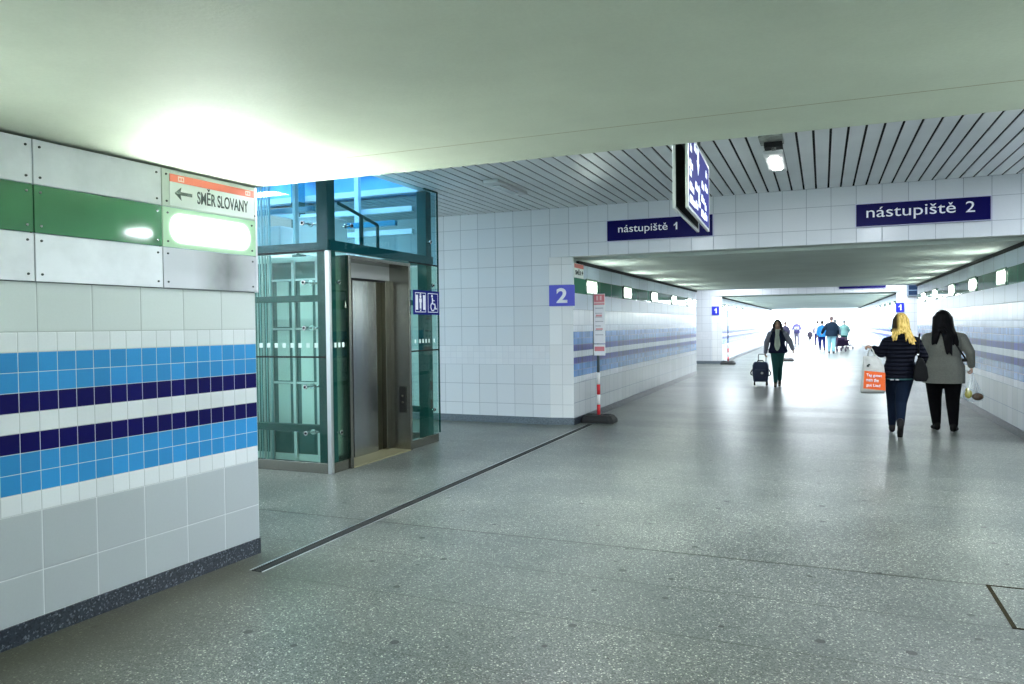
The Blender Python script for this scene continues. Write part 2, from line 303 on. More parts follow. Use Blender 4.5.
# ---------------------------------------------------------------- mesh helpers
class MB:
    def __init__(s): s.bm = bmesh.new(); s.uv = s.bm.loops.layers.uv.new('UVMap')
    def quad(s, pts, mi=0, uvs=None, smooth=False):
        vs = [s.bm.verts.new(p) for p in pts]; f = s.bm.faces.new(vs); f.material_index = mi; f.smooth = smooth
        if uvs:
            for l, u in zip(f.loops, uvs): l[s.uv].uv = u
        return f
    def box(s, a, b, mi=0, M=None):
        x0, y0, z0 = (min(a[i], b[i]) for i in range(3)); x1, y1, z1 = (max(a[i], b[i]) for i in range(3))
        P = [Vector(p) for p in ((x0, y0, z0), (x1, y0, z0), (x1, y1, z0), (x0, y1, z0), (x0, y0, z1), (x1, y0, z1), (x1, y1, z1), (x0, y1, z1))]
        if M is not None: P = [M @ p for p in P]
        vs = [s.bm.verts.new(p) for p in P]
        for q in ((3, 2, 1, 0), (4, 5, 6, 7), (0, 1, 5, 4), (1, 2, 6, 5), (2, 3, 7, 6), (3, 0, 4, 7)):
            f = s.bm.faces.new([vs[i] for i in q]); f.material_index = mi
        return s
    def frame(s, p0, p1):
        d = (Vector(p1)-Vector(p0)); d = d.normalized() if d.length > 1e-9 else Vector((0, 0, 1))
        a = Vector((0, 0, 1)) if abs(d.z) < .9 else Vector((0, 1, 0))
        x = a.cross(d).normalized(); return d, x, d.cross(x)
    def cyl(s, p0, p1, r0, r1=None, n=16, mi=0, caps=True, smooth=True):
        r1 = r0 if r1 is None else r1; d, x, y = s.frame(p0, p1); p0, p1 = Vector(p0), Vector(p1)
        A = [s.bm.verts.new(p0+(x*math.cos(2*PI*i/n)+y*math.sin(2*PI*i/n))*r0) for i in range(n)]
        B = [s.bm.verts.new(p1+(x*math.cos(2*PI*i/n)+y*math.sin(2*PI*i/n))*r1) for i in range(n)]
        for i in range(n):
            f = s.bm.faces.new((A[i], A[(i+1) % n], B[(i+1) % n], B[i])); f.smooth = smooth; f.material_index = mi
        if caps:
            s.bm.faces.new(A[::-1]).material_index = mi; s.bm.faces.new(B).material_index = mi
        return s
    def tube(s, pts, r, n=10, mi=0, closed=False):
        pts = [Vector(p) for p in pts]; N = len(pts); rings = []; up = None
        for i in range(N):
            a = pts[(i-1) % N] if (closed or i > 0) else pts[0]; b = pts[(i+1) % N] if (closed or i < N-1) else pts[-1]
            d = (b-a).normalized()
            if up is None: up = Vector((0, 0, 1)) if abs(d.z) < .9 else Vector((0, 1, 0))
            x = up.cross(d)
            if x.length < 1e-5: x = Vector((1, 0, 0)).cross(d)
            x.normalize(); y = d.cross(x); up = y
            rr = r[i] if isinstance(r, (list, tuple)) else r
            rings.append([s.bm.verts.new(pts[i]+(x*math.cos(2*PI*k/n)+y*math.sin(2*PI*k/n))*rr) for k in range(n)])
        for i in range(N if closed else N-1):
            A, B = rings[i], rings[(i+1) % N]
            for k in range(n):
                f = s.bm.faces.new((A[k], A[(k+1) % n], B[(k+1) % n], B[k])); f.smooth = True; f.material_index = mi
        if not closed:
            s.bm.faces.new(rings[0][::-1]).material_index = mi; s.bm.faces.new(rings[-1]).material_index = mi
        return s
    def ell(s, c, r, n=14, m=8, mi=0):
        c = Vector(c); rows = []
        top = s.bm.verts.new(c+Vector((0, 0, r[2]))); bot = s.bm.verts.new(c-Vector((0, 0, r[2])))
        for j in range(1, m):
            t = PI*j/m; rows.append([s.bm.verts.new(c+Vector((r[0]*math.sin(t)*math.cos(2*PI*i/n), r[1]*math.sin(t)*math.sin(2*PI*i/n), r[2]*math.cos(t)))) for i in range(n)])
        F = []
        for i in range(n):
            F.append(s.bm.faces.new((top, rows[0][i], rows[0][(i+1) % n]))); F.append(s.bm.faces.new((bot, rows[-1][(i+1) % n], rows[-1][i])))
            for j in range(m-2): F.append(s.bm.faces.new((rows[j][i], rows[j+1][i], rows[j+1][(i+1) % n], rows[j][(i+1) % n])))
        for f in F: f.smooth = True; f.material_index = mi
        return s
    def prism(s, poly, o, ex, ez, n, depth, mi=0):
        """2-D polygon (u, v) placed at o + u*ex + v*ez, extruded along n"""
        o, ex, ez, n = Vector(o), Vector(ex), Vector(ez), Vector(n)
        A = [s.bm.verts.new(o+ex*u+ez*v) for u, v in poly]; B = [s.bm.verts.new(o+ex*u+ez*v+n*depth) for u, v in poly]
        s.bm.faces.new(A[::-1]).material_index = mi; s.bm.faces.new(B).material_index = mi
        for i in range(len(poly)):
            j = (i+1) % len(poly); s.bm.faces.new((A[i], A[j], B[j], B[i])).material_index = mi
        return s
def link(o, parent=None):
    C.objects.link(o)
    if parent is not None: o.parent = parent
    return o
def build(name, mb, mats, parent=None, bevel=0, loc=(0, 0, 0), rotz=0, seg=2, weld=False, fixn=True):
    if fixn: bmesh.ops.recalc_face_normals(mb.bm, faces=mb.bm.faces)
    me = bpy.data.meshes.new(name); mb.bm.to_mesh(me); mb.bm.free()
    for m in (mats if isinstance(mats, (list, tuple)) else [mats]): me.materials.append(MT[m] if isinstance(m, str) else m)
    o = bpy.data.objects.new(name, me); o.location = loc; o.rotation_euler = (0, 0, rotz); link(o, parent)
    if bevel:
        b = o.modifiers.new('bevel', 'BEVEL'); b.width = bevel; b.segments = seg; b.limit_method = 'ANGLE'; b.angle_limit = math.radians(40)
        b.harden_normals = False
    return o
def tag(o, label, cat, group=None, kind=None):
    o['label'] = label; o['category'] = cat
    if group: o['group'] = group
    if kind: o['kind'] = kind
    return o
def thing(name, label, cat, loc=(0, 0, 0), rotz=0, group=None):
    o = bpy.data.objects.new(name, None); o.location = loc; o.rotation_euler = (0, 0, rotz); o.empty_display_size = .1; C.objects.link(o)
    return tag(o, label, cat, group)
def struct(name, mb, mats, label=None, **k):
    o = build(name, mb, mats, **k); o['kind'] = 'structure'
    if label: o['label'] = label
    return o
def copy_thing(o, loc, label=None, group=None, rotz=None):
    r = o.copy(); C.objects.link(r); r.location = loc
    if rotz is not None: r.rotation_euler = (0, 0, rotz)
    if label: r['label'] = label
    if group: r['group'] = group
    for ch in list(o.children):
        c = ch.copy(); C.objects.link(c); c.parent = r
        for g in ch.children:
            d = g.copy(); C.objects.link(d); d.parent = c
    return r
def poly_mesh(poly, width, height, extrude=.002):
    mb = MB(); mb.prism([(u*width, v*height) for u, v in poly], (0, 0, 0), (1, 0, 0), (0, 0, 1), (0, -1, 0), extrude)
    bmesh.ops.recalc_face_normals(mb.bm, faces=mb.bm.faces); me = bpy.data.meshes.new('number'); mb.bm.to_mesh(me); mb.bm.free(); return me
ONE = [(.55, 0), (1, 0), (1, 1), (.62, 1), (.5, .88), (.28, .76), (0, .68), (0, .5), (.30, .57), (.55, .70)]
def text_mesh(txt, width, height=None, extrude=.002, bold=0, spacing=1.0):
    """text as a mesh, lying in x/z, lower left at the origin, scaled to the given width (and height)"""
    cu = bpy.data.curves.new('lettering', 'FONT'); cu.body = txt; cu.size = 1; cu.extrude = 0; cu.offset = bold; cu.space_character = spacing
    o = bpy.data.objects.new('lettering', cu); C.objects.link(o)
    dg = bpy.context.evaluated_depsgraph_get(); dg.update()
    me = bpy.data.meshes.new_from_object(o.evaluated_get(dg)); bpy.data.objects.remove(o); bpy.data.curves.remove(cu)
    xs = [v.co.x for v in me.vertices]; ys = [v.co.y for v in me.vertices]
    x0, x1, y0, y1 = min(xs), max(xs), min(ys), max(ys)
    sx = width/(x1-x0); sy = sx if height is None else height/(y1-y0)
    for v in me.vertices: v.co = ((v.co.x-x0)*sx, 0, (v.co.y-y0)*sy)
    bm = bmesh.new(); bm.from_mesh(me)
    g = bmesh.ops.extrude_face_region(bm, geom=bm.faces[:])
    bmesh.ops.translate(bm, verts=[x for x in g['geom'] if isinstance(x, bmesh.types.BMVert)], vec=(0, -extrude, 0))
    bm.to_mesh(me); bm.free()
    return me
def lettering(txt, width, mat, parent, loc, rotz=0, height=None, bold=0, name='lettering', spacing=1.0):
    hacek = txt.endswith('ě')
    me = poly_mesh(ONE, width, height) if txt == '1' else text_mesh(txt.replace('ě', 'e'), width, height, bold=bold, spacing=spacing)
    if hacek:      # the last letter's caron
        zt = max(v.co.z for v in me.vertices); ew = width*.105; xc = width-ew*.52; t = zt*.07
        mb = MB(); mb.bm.from_mesh(me); k = zt*.125
        mb.prism([(xc-k*1.15, zt), (xc-k*1.15+t*.9, zt), (xc, zt-k*.55), (xc+k*1.15-t*.9, zt), (xc+k*1.15, zt), (xc+t*.5, zt-k*1.45), (xc-t*.5, zt-k*1.45)], (0, 0, 0), (1, 0, 0), (0, 0, 1), (0, -1, 0), .002)
        mb.bm.to_mesh(me); mb.bm.free()
    me.materials.append(MT[mat])
    o = bpy.data.objects.new(name, me); link(o, parent); o.location = loc; o.rotation_euler = (0, 0, rotz); return o

# ---------------------------------------------------------------- structure
Z0 = 2.515     # ceiling of the low passages
ZH = 3.35      # ceiling of the cross halls
WALL_ROWS = [(.0, .335, 't_grey_b', .3, .23, .105), (.335, .64, 't_grey_b', .3, .305, None), (.64, .74, 't_white_s', .1, .1, None),
             (.74, .94, 't_blue', .1, .1, None), (.94, 1.04, 't_navy', .1, .1, None), (1.04, 1.14, 't_white_s', .1, .1, None),
             (1.14, 1.24, 't_navy', .1, .1, None), (1.24, 1.44, 't_blue', .1, .1, None), (1.44, 1.54, 't_white_s', .1, .1, None),
             (1.54, 1.79, 't_white_b', .3, .25, None)]
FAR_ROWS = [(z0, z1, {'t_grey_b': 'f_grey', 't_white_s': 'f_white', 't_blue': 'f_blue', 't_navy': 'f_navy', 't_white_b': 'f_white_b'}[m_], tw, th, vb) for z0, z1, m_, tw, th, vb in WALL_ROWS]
BAND_ROWS = [(1.79, 2.04, 'metal_strip', .76, .25, None), (2.04, 2.28, 'glass_strip', .76, .24, None), (2.28, 2.505, 'metal_strip', .76, .225, None)]
HALL_ROWS = [(.0, .31, 't_hall', .308, .31, 0.0), (.31, .62, 't_hall', .308, .31, None), (.62, .93, 't_hall', .308, .31, None),
             (.93, 1.23, 't_hall_s', .103, .1, None), (1.23, 1.54, 't_hall', .308, .31, None), (1.54, 1.85, 't_hall', .308, .31, None),
             (1.85, 2.16, 't_hall', .308, .31, None), (2.16, 2.48, 't_hall', .308, .32, None), (2.48, 2.79, 't_hall', .308, .31, None),
             (2.79, 3.10, 't_hall', .308, .31, None), (3.10, 3.35, 't_hall', .308, .25, None)]
def tiled_wall(name, A, B, rows, thick, anchor=0.0, ztop=None, zbot=None, label=None):
    """A wall seen from its right-hand side going A -> B is wrong side up: its tiled face looks to the LEFT of A->B turned by -90 degrees."""
    A = Vector((*A, 0)); B = Vector((*B, 0)); L = (B-A).length; d = (B-A)/L; nrm = Vector((d.y, -d.x, 0))   # face normal
    mb = MB(); mats = ['plaster']; idx = {'plaster': 0}
    zt = rows[-1][1] if ztop is None else ztop; zb = 0 if zbot is None else zbot
    for z0, z1, mt, tw, th, vb in rows:
        za, zb_ = max(z0, zb), min(z1, zt)
        if zb_-za < 1e-4: continue
        if mt not in idx: idx[mt] = len(mats); mats.append(mt)
        base = z0 if vb is None else vb
        v0, v1 = (za-base)/th, (zb_-base)/th
        u0, u1 = (0-anchor)/tw, (L-anchor)/tw
        n = max(1, int(L/3)) if L > 6 else 1
        for k in range(n):
            a, b_ = A+d*(L*k/n), A+d*(L*(k+1)/n); ua, ub = u0+(u1-u0)*k/n, u0+(u1-u0)*(k+1)/n
            mb.quad([(a.x, a.y, za), (b_.x, b_.y, za), (b_.x, b_.y, zb_), (a.x, a.y, zb_)], idx[mt], [(ua, v0), (ub, v0), (ub, v1), (ua, v1)])
    a2, b2 = A-nrm*thick, B-nrm*thick
    mb.quad([(b2.x, b2.y, zb), (a2.x, a2.y, zb), (a2.x, a2.y, zt), (b2.x, b2.y, zt)])
    mb.quad([(A.x, A.y, zt), (B.x, B.y, zt), (b2.x, b2.y, zt), (a2.x, a2.y, zt)])
    mb.quad([(A.x, A.y, zb), (a2.x, a2.y, zb), (b2.x, b2.y, zb), (B.x, B.y, zb)])
    mb.quad([(a2.x, a2.y, zb), (A.x, A.y, zb), (A.x, A.y, zt), (a2.x, a2.y, zt)])
    mb.quad([(B.x, B.y, zb), (b2.x, b2.y, zb), (b2.x, b2.y, zt), (B.x, B.y, zt)])
    return struct(name, mb, mats, label, fixn=False)
def skirt(name, pts, mat='skirt', h=.105, t=.012):
    mb = MB()
    for (a, b) in zip(pts[:-1], pts[1:]):
        A = Vector((*a, 0)); B = Vector((*b, 0)); d = (B-A).normalized(); n = Vector((d.y, -d.x, 0))*t
        P = [A, B, B+n, A+n]
        vs = [mb.bm.verts.new(p) for p in P] + [mb.bm.verts.new(p+Vector((0, 0, h))) for p in P]
        for q in ((3, 2, 1, 0), (4, 5, 6, 7), (0, 1, 5, 4), (1, 2, 6, 5), (2, 3, 7, 6), (3, 0, 4, 7)): mb.bm.faces.new([vs[i] for i in q])
    return struct(name, mb, mat)

XL, XR, YC = -3.55, 2.40, 11.03
YB = -7.5
# floor (one slab) and the paving outside the far exit
mb = MB(); mb.box((-12.2, YB-.2, -.2), (8.2, 60, 0)); struct('floor', mb, 'floor', 'speckled grey terrazzo floor of the underpass')
mb = MB(); mb.box((-60, 60, -.2), (60, 200, -.01)); struct('ground', mb, 'ground', 'pale paving in daylight beyond the far exit')

# near left wall (turned 2.5 degrees), corner at NE
LA = .043; NE = Vector((-3.59, 4.07, 0)); nd = Vector((-math.sin(LA), -math.cos(LA), 0)); nn = Vector((nd.y*-1, nd.x, 0))
nn = Vector((math.cos(LA), -math.sin(LA), 0))              # faces the passage
far_end = NE+nd*11.6
tiled_wall('wall_left', (far_end.x, far_end.y), (NE.x, NE.y), WALL_ROWS+[(1.79, 2.505, 'metal_strip', .76, .715, None)], .3, anchor=11.6,
           label='tiled left wall of the near passage with light blue and navy stripes')
skirt('baseboard_left', [(far_end.x, far_end.y), (NE.x, NE.y)])
# near right wall, back wall
tiled_wall('wall_right', (XR, 4.11), (XR, YB), WALL_ROWS+BAND_ROWS, .3)
skirt('baseboard_right', [(XR, 4.11), (XR, YB)])
mb = MB(); mb.box((-5, YB-.2, 0), (3, YB, 2.6)); struct('wall_back', mb, 'plaster')
# near ceiling slab whose edge is seen against the hall
mb = MB(); mb.box((-4.4, YB-.2, Z0), (2.8, 4.11, 3.75)); struct('ceiling', mb, 'ceil', 'low painted concrete ceiling of the near passage')

def hall(y0, y1, hole=None, first=False):
    """cross hall between y0 and y1: slatted ceiling, end walls, facing wall with header over the passage beyond"""
    mb = MB(); mb.box((-12, y0, ZH+.06), (8, y1, ZH+.12)) if hole is None else None
    if hole is not None:
        hx0, hx1, hy0, hy1 = hole
        for a, b in (((-12, y0), (hx0, y1)), ((hx1, y0), (8, y1)), ((hx0, y0), (hx1, hy0)), ((hx0, hy1), (hx1, y1))):
            mb.box((a[0], a[1], ZH+.06), (b[0], b[1], ZH+.12))
    mb.box((-12, y0-.25, ZH+.002), (8, y0, ZH+.12)); mb.box((-12, y1+.002, ZH+.002), (8, y1+.3, ZH+.12))
    struct('ceiling', mb, 'black')
    mb = MB(); p = .153; x = -12.0
    while x < 8:
        a, b = x, x+p-.023; segs = [(y0, y1)]
        if hole is not None and b > hole[0] and a < hole[1]: segs = [(y0, hole[2]), (hole[3], y1)]
        for s0, s1 in segs: mb.box((a, s0, ZH), (b, s1, ZH+.008))
        x += p
    struct('ceiling', mb, 'slat', 'slatted metal ceiling of the cross hall')
# first hall
HOLE = (-9.0, -5.0, 6.45, 8.98)
hall(4.11, 10.97, HOLE)
Y1 = 10.97
tiled_wall('wall_far', (-12, Y1), (-3.92, Y1), HALL_ROWS, .25, anchor=12-5.744, label='white tiled wall facing across the first hall')
tiled_wall('wall_far', (-3.92, Y1), (XL, YC), [(0, 2.595, 't_strip', .2, .31, None)], .12, label='narrow splayed white tiled strip at the passage corner')
# header over the passage
hw = tiled_wall('wall_far', (-3.92, Y1), (8, Y1), HALL_ROWS, .30, anchor=-(5.744-3.92), zbot=2.595, label='white tiled header beam across the hall above the passage')
tiled_wall('wall_far', (XR, Y1), (8, Y1), HALL_ROWS, .25, anchor=0, ztop=2.595)
skirt('baseboard_far', [(-12, Y1), (-3.92, Y1), (XL, YC)], 'skirt2', .11, .015)
mb = MB(); mb.box((-12.2, 3.8, 0), (-12, 11.3, 3.5)); struct('wall_left', mb, 'white')
mb = MB(); mb.box((8, 3.8, 0), (8.2, 11.3, 3.5)); struct('wall_right', mb, 'white')
mb = MB(); mb.box((-12, 3.82, 0), (-4.4, 4.11, 3.45)); mb.box((-4.4, 3.9, 0), (-3.62, 4.05, 2.51)); struct('wall_back', mb, 'white')
mb = MB(); mb.box((2.7, 3.82, 0), (8, 4.11, 3.45)); struct('wall_back', mb, 'white')

# first passage
C1, C1E = 11.27, 23.2
tiled_wall('wall_left', (XL, YC), (XL, C1E), FAR_ROWS+BAND_ROWS, .25, label='tiled left wall of the far passage with blue stripes and light band')
tiled_wall('wall_right', (XR, C1E), (XR, Y1+.02), FAR_ROWS+BAND_ROWS, .25, label='tiled right wall of the far passage with blue stripes and light band')
skirt('baseboard_left', [(XL, YC), (XL, C1E)]); skirt('baseboard_right', [(XR, C1E), (XR, Y1+.02)])
mb = MB(); mb.box((-4.0, C1, 2.55), (2.8, C1E, 3.7)); struct('ceiling', mb, 'ceil2', 'low concrete ceiling of the far passage')
mb = MB(); mb.box((XL-.02, C1, 2.505), (XL+.03, C1E, 2.55)); mb.box((XR-.03, C1, 2.505), (XR+.02, C1E, 2.55)); struct('trim_1', mb, 'black')
mb = MB(); mb.box((NE.x, NE.y, 0), (NE.x, NE.y, 0)) if False else None
# second hall, second passage, third hall, third passage (small and far)
def far_hall(y0, y1):
    hall(y0, y1)
    tiled_wall('wall_far', (-12, y1), (-3.92, y1), HALL_ROWS, .25); tiled_wall('wall_far', (-3.92, y1), (XL, y1+.06), [(0, 2.595, 't_strip', .2, .31, None)], .12)
    tiled_wall('wall_far', (2.66, y1), (8, y1), HALL_ROWS, .25, ztop=2.595); tiled_wall('wall_far', (XR, y1+.06), (2.66, y1), [(0, 2.595, 't_strip', .2, .31, None)], .12)
    tiled_wall('wall_far', (-3.92, y1), (8, y1), HALL_ROWS, .3, zbot=2.595)
    skirt('baseboard_far', [(-12, y1), (-3.92, y1), (XL, y1+.06)], 'skirt2', .11, .015); skirt('baseboard_far', [(XR, y1+.06), (2.66, y1), (8, y1)], 'skirt2', .11, .015)
    mb = MB(); mb.box((-12.2, y0-.3, 0), (-12, y1+.3, 3.5)); struct('wall_left', mb, 'white')
    mb = MB(); mb.box((8, y0-.3, 0), (8.2, y1+.3, 3.5)); struct('wall_right', mb, 'white')
    mb = MB(); mb.box((-12, y0-.25, 0), (XL-.25, y0, 3.45)); struct('wall_back', mb, 'white')
    mb = MB(); mb.box((XR+.25, y0-.25, 0), (8, y0, 3.45)); struct('wall_back', mb, 'white')
def passage(y0, y1):
    tiled_wall('wall_left', (XL, y0), (XL, y1), FAR_ROWS+BAND_ROWS, .25); tiled_wall('wall_right', (XR, y1), (XR, y0), FAR_ROWS+BAND_ROWS, .25)
    skirt('baseboard_left', [(XL, y0), (XL, y1)]); skirt('baseboard_right', [(XR, y1), (XR, y0)])
    mb = MB(); mb.box((-4.0, y0+.235, 2.55), (2.8, y1, 3.7)); struct('ceiling', mb, 'ceil2')
    mb = MB(); mb.box((XL-.02, y0+.235, 2.505), (XL+.03, y1, 2.55)); mb.box((XR-.03, y0+.235, 2.505), (XR+.02, y1, 2.55)); struct('trim_2', mb, 'black')
far_hall(23.2, 29.5); passage(29.56, 60)
mb = MB(); mb.box((-12.2, 60, 0), (-3.8, 60.2, 4.2)); mb.box((2.65, 60, 0), (8.2, 60.2, 4.2)); mb.box((-3.8, 60, 2.55), (2.65, 60.2, 4.2)); struct('wall_far', mb, 'white')

# light well over the elevator, with daylight put into the blue of its walls
mb = MB()
hx0, hx1, hy0, hy1 = HOLE
mb.box((hx0-.1, hy0-.1, ZH), (hx0, hy1+.1, 6.8)); mb.box((hx1, hy0-.1, ZH+.02), (hx1+.1, hy1+.1, 6.8)); mb.box((hx0, hy0-.1, ZH), (hx1, hy0, 6.8)); mb.box((hx0, hy1, ZH), (hx1, hy1+.1, 6.8))
struct('wall_well', mb, simple('daylight_blue_wall', (.10, .30, .52), .35, var=.5, vscale=1.2), 'light well walls above the elevator, coloured blue for daylight')
mb = MB()
for x in (-8.6, -7.7, -6.8, -5.9): mb.box((x-.14, hy1-.05, ZH+.35), (x+.14, hy1-.004, 6.6)); mb.box((hx0+.004, 0, 0), (hx0+.004, 0, 0)) if False else None
mb.box((hx0, hy1-.09, ZH+.02), (hx1, hy1-.002, ZH+.10), 1); mb.box((hx0+.002, hy0, ZH+.02), (hx0+.09, hy1, ZH+.10), 1)
struct('trim_3', mb, ['tealblue', 'lightframe'])

# ---------------------------------------------------------------- near wall cladding: panels, panes, sign
def on_near(s, z, off=0.0):    # s metres from the corner back along the near wall
    p = NE+nd*s+nn*off; return (p.x, p.y, z)
RZ_NEAR = math.atan2(-nd.y, -nd.x)    # local +x runs towards the corner (forwards along the wall)
def bolt(parent, x, z, r=.0075, mat='signblack', y=-.012, name='bolt'):
    mb = MB(); mb.cyl((x, y+.008, z), (x, y-.004, z), r, r*.75, 12); return build(name, mb, mat, parent)
def near_panel(name, label, cat, s0, s1, z0, z1, mat, bolts=True, thick=.012, group=None):
    w_ = s1-s0-.006; h_ = z1-z0-.004
    o = thing(name, label, cat, on_near(s1-.003, z0+.002, .006), RZ_NEAR, group)
    mb = MB(); mb.box((0, -thick, 0), (w_, 0, h_)); build('panel', mb, mat, o, bevel=.0015, seg=1)
    if bolts:
        for x in (.032, w_-.032):
            for z in (.035, h_-.035): bolt(o, x, z, mat='chrome' if mat in ('greenpane',) else 'signblack', y=-thick-.001)
    return o, w_, h_
G1 = 'aluminium panels on the near left wall'
near_panel('wall_panel', 'upper brushed aluminium panel left of the coral striped direction sign', 'wall panel', .755, 1.515, 2.278, 2.505, 'panel')
near_panel('wall_panel', 'lower bright aluminium panel below the long green glass pane', 'wall panel', .755, 1.515, 1.792, 2.035, 'panel')
near_panel('wall_panel', 'upper aluminium panel cut off by the left edge of the photo', 'wall panel', 1.515, 2.275, 2.278, 2.505, 'panel')
near_panel('wall_panel', 'lower aluminium panel cut off by the left edge of the photo', 'wall panel', 1.515, 2.275, 1.792, 2.035, 'panel')
near_panel('wall_panel', 'smudged grey aluminium panel under the lit pane at the wall corner', 'wall panel', .0, .755, 1.792, 2.035, 'panel_dirty')
near_panel('glass_wall_panel', 'long green glass pane between two aluminium panels on the near wall', 'glass panel', .755, 1.515, 2.035, 2.278, 'greenpane')
near_panel('glass_wall_panel', 'dark green glass pane cut off by the left edge of the photo', 'glass panel', 1.515, 2.275, 2.035, 2.278, 'greenpane')
# lit pane
o = thing('wall_light', 'large glowing frosted pane under the coral striped direction sign', 'wall light', on_near(.3775, 2.1565, .006), RZ_NEAR)
mb = MB(); mb.box((-.374, -.012, -.119), (.374, 0, .119)); build('lamp_pane', mb, 'lit_near', o)
for x in (-.34, .34):
    for z in (-.085, .085): bolt(o, x, z, y=-.013)
# direction sign
o = thing('direction_sign', 'white sign with coral band and left arrow at the near wall corner', 'sign', on_near(.752, 2.280, .006), RZ_NEAR)
mb = MB(); mb.box((0, -.012, 0), (.75, 0, .222)); build('sign_board', mb, simple('pale_green_white_enamel', (.60, .68, .62), .35), o, bevel=.0015, seg=1)
mb = MB(); mb.box((.05, -.0165, .008), (.735, -.012, .196)); build('sign_face', mb, 'signwhite', o)
mb = MB(); mb.box((.05, -.0185, .150), (.735, -.0166, .196)); build('colour_band', mb, 'signred', o)
for x in (.11, .655):
    mb = MB(); mb.box((x, -.0200, .158), (x+.045, -.0187, .188)); mb.box((x+.008, -.0212, .165), (x+.018, -.0202, .181), 1); mb.box((x+.026, -.0212, .165), (x+.036, -.0202, .181), 1)
    build('line_symbol', mb, [simple('pale_pink', (.9, .62, .55), .5), 'signred'], o)
mb = MB(); mb.prism([(.085, .085), (.135, .125), (.128, .097), (.215, .097), (.215, .077), (.128, .077), (.135, .045)], (0, -.0166, 0), (1, 0, 0), (0, 0, 1), (0, -1, 0), .0015)
build('arrow', mb, 'signblack', o)
lettering('SMĚR SLOVANY', .425, 'signblack', o, (.255, -.0167, .043), height=.105, bold=.012)
bolt(o, .03, .19, y=-.013); bolt(o, .03, .03, y=-.013); bolt(o, .742, .03, y=-.013)
# metal edge at the wall corner
mb = MB(); p0 = Vector(on_near(0, 0, 0))
mb.box((-.004, -.02, 1.79), (.012, .10, 2.505)); struct('trim_4', mb, 'alu', loc=(p0.x, p0.y, 0), rotz=RZ_NEAR)

# ---------------------------------------------------------------- wall lights along the passages
def make_wall_light(loc, rotz, label, group=None, mat='lit'):
    o = thing('wall_light', label, 'wall light', loc, rotz, group)
    mb = MB(); mb.box((-.31, -.012, -.118), (.31, 0, .118)); build('lamp_pane', mb, mat, o)
    mb = MB()
    for a, b in (((-.325, -.014, .118), (.325, 0, .128)), ((-.325, -.014, -.128), (.325, 0, -.118)), ((-.325, -.014, -.118), (-.31, 0, .118)), ((.31, -.014, -.118), (.325, 0, .118))): mb.box(a, b)
    build('frame', mb, 'glass_strip' if False else 'teal', o)
    return o
ORD = ['nearest', 'second', 'third', 'fourth', 'fifth']
wl = None
for k, y in enumerate((12.02, 14.5, 17.05, 19.5, 21.9)):
    lab = '%s lit pane from the camera in the green band of the left passage wall' % ORD[k]
    wl = make_wall_light((XL+.004, y, 2.165), PI/2, lab, 'lit panes on the left passage wall') if wl is None else copy_thing(wl, (XL+.004, y, 2.165), lab)
for k, y in enumerate((12.75, 15.0, 17.3, 19.75, 21.8)):
    copy_thing(wl, (XR-.004, y, 2.165), '%s lit pane from the camera in the green band of the right passage wall' % ORD[k], 'lit panes on the right passage wall', -PI/2)
for y0, wd in ((29.9, 'second'),):
    for k in range(8):
        copy_thing(wl, (XL+.004, y0+1.0+2.5*k, 2.165), 'distant lit pane on the left wall far down the underpass', 'distant lit panes on the left', PI/2)
        copy_thing(wl, (XR-.004, y0+1.0+2.5*k, 2.165), 'distant lit pane on the right wall far down the underpass', 'distant lit panes on the right', -PI/2)
ws = None
ON = ['beside', 'just behind', 'further behind', 'farthest behind']
for k, y in enumerate((3.3, .8, -1.7, -4.2)):
    lab = 'lit pane in the right wall %s the viewpoint' % ON[k]
    ws = make_wall_light((XR-.004, y, 2.165), -PI/2, lab, 'lit panes behind the viewpoint', 'lit_strong') if ws is None else copy_thing(ws, (XR-.004, y, 2.165), lab)
for k, s in enumerate((2.9, 5.4, 7.9, 10.4)):
    p = on_near(s, 2.165, .004)
    copy_thing(ws, p, 'lit pane in the near left wall %s the viewpoint' % ON[k], 'lit panes behind the viewpoint', RZ_NEAR)

# ---------------------------------------------------------------- signs on the header
def hanging_sign(label, x0, x1, z0, z1, txt, tx0, tx1, num, nx0, nx1, tz, th, y=Y1):
    o = thing('platform_sign', label, 'sign', (x0, y-.005, z0))
    W, Hh = x1-x0, z1-z0
    mb = MB(); mb.box((0, -.05, 0), (W, 0, Hh)); build('sign_board', mb, 'navysign', o, bevel=.006)
    mb = MB()
    for a, b in (((-.008, -.045, -.008), (W+.008, -.002, .0)), ((-.008, -.045, Hh), (W+.008, -.002, Hh+.008)), ((-.008, -.045, 0), (0, -.002, Hh)), ((W, -.045, 0), (W+.008, -.002, Hh))): mb.box(a, b)
    build('frame', mb, simple('pale_lilac_frame', (.5, .5, .72), .4), o)
    lettering(txt, tx1-tx0, 'letter', o, (tx0-x0, -.0505, tz-z0), height=th*1.32, bold=.0)
    lettering(num, nx1-nx0, 'letter', o, (nx0-x0, -.0505, tz-z0+th*.30), height=th, bold=.0, name='number')
    return o
hanging_sign('left navy platform sign, half behind the hanging display board, ending in 1', -2.97, -1.435, 2.79, 3.09, 'nástupiště', -2.80, -2.07, '1', -1.98, -1.93, 2.875, .105)
hanging_sign('right navy platform sign alone on the tiled header, ending in 2', .413, 1.935, 2.80, 3.09, 'nástupiště', .535, 1.555, '2', 1.665, 1.765, 2.865, .135)
# far sign over the second passage (its lower edge shows)
hanging_sign('distant navy sign whose lower edge shows below the far passage ceiling', .55, 2.06, 2.735, 3.04, 'nástupiště', .68, 1.62, '1', 1.75, 1.80, 2.81, .13, y=29.5)

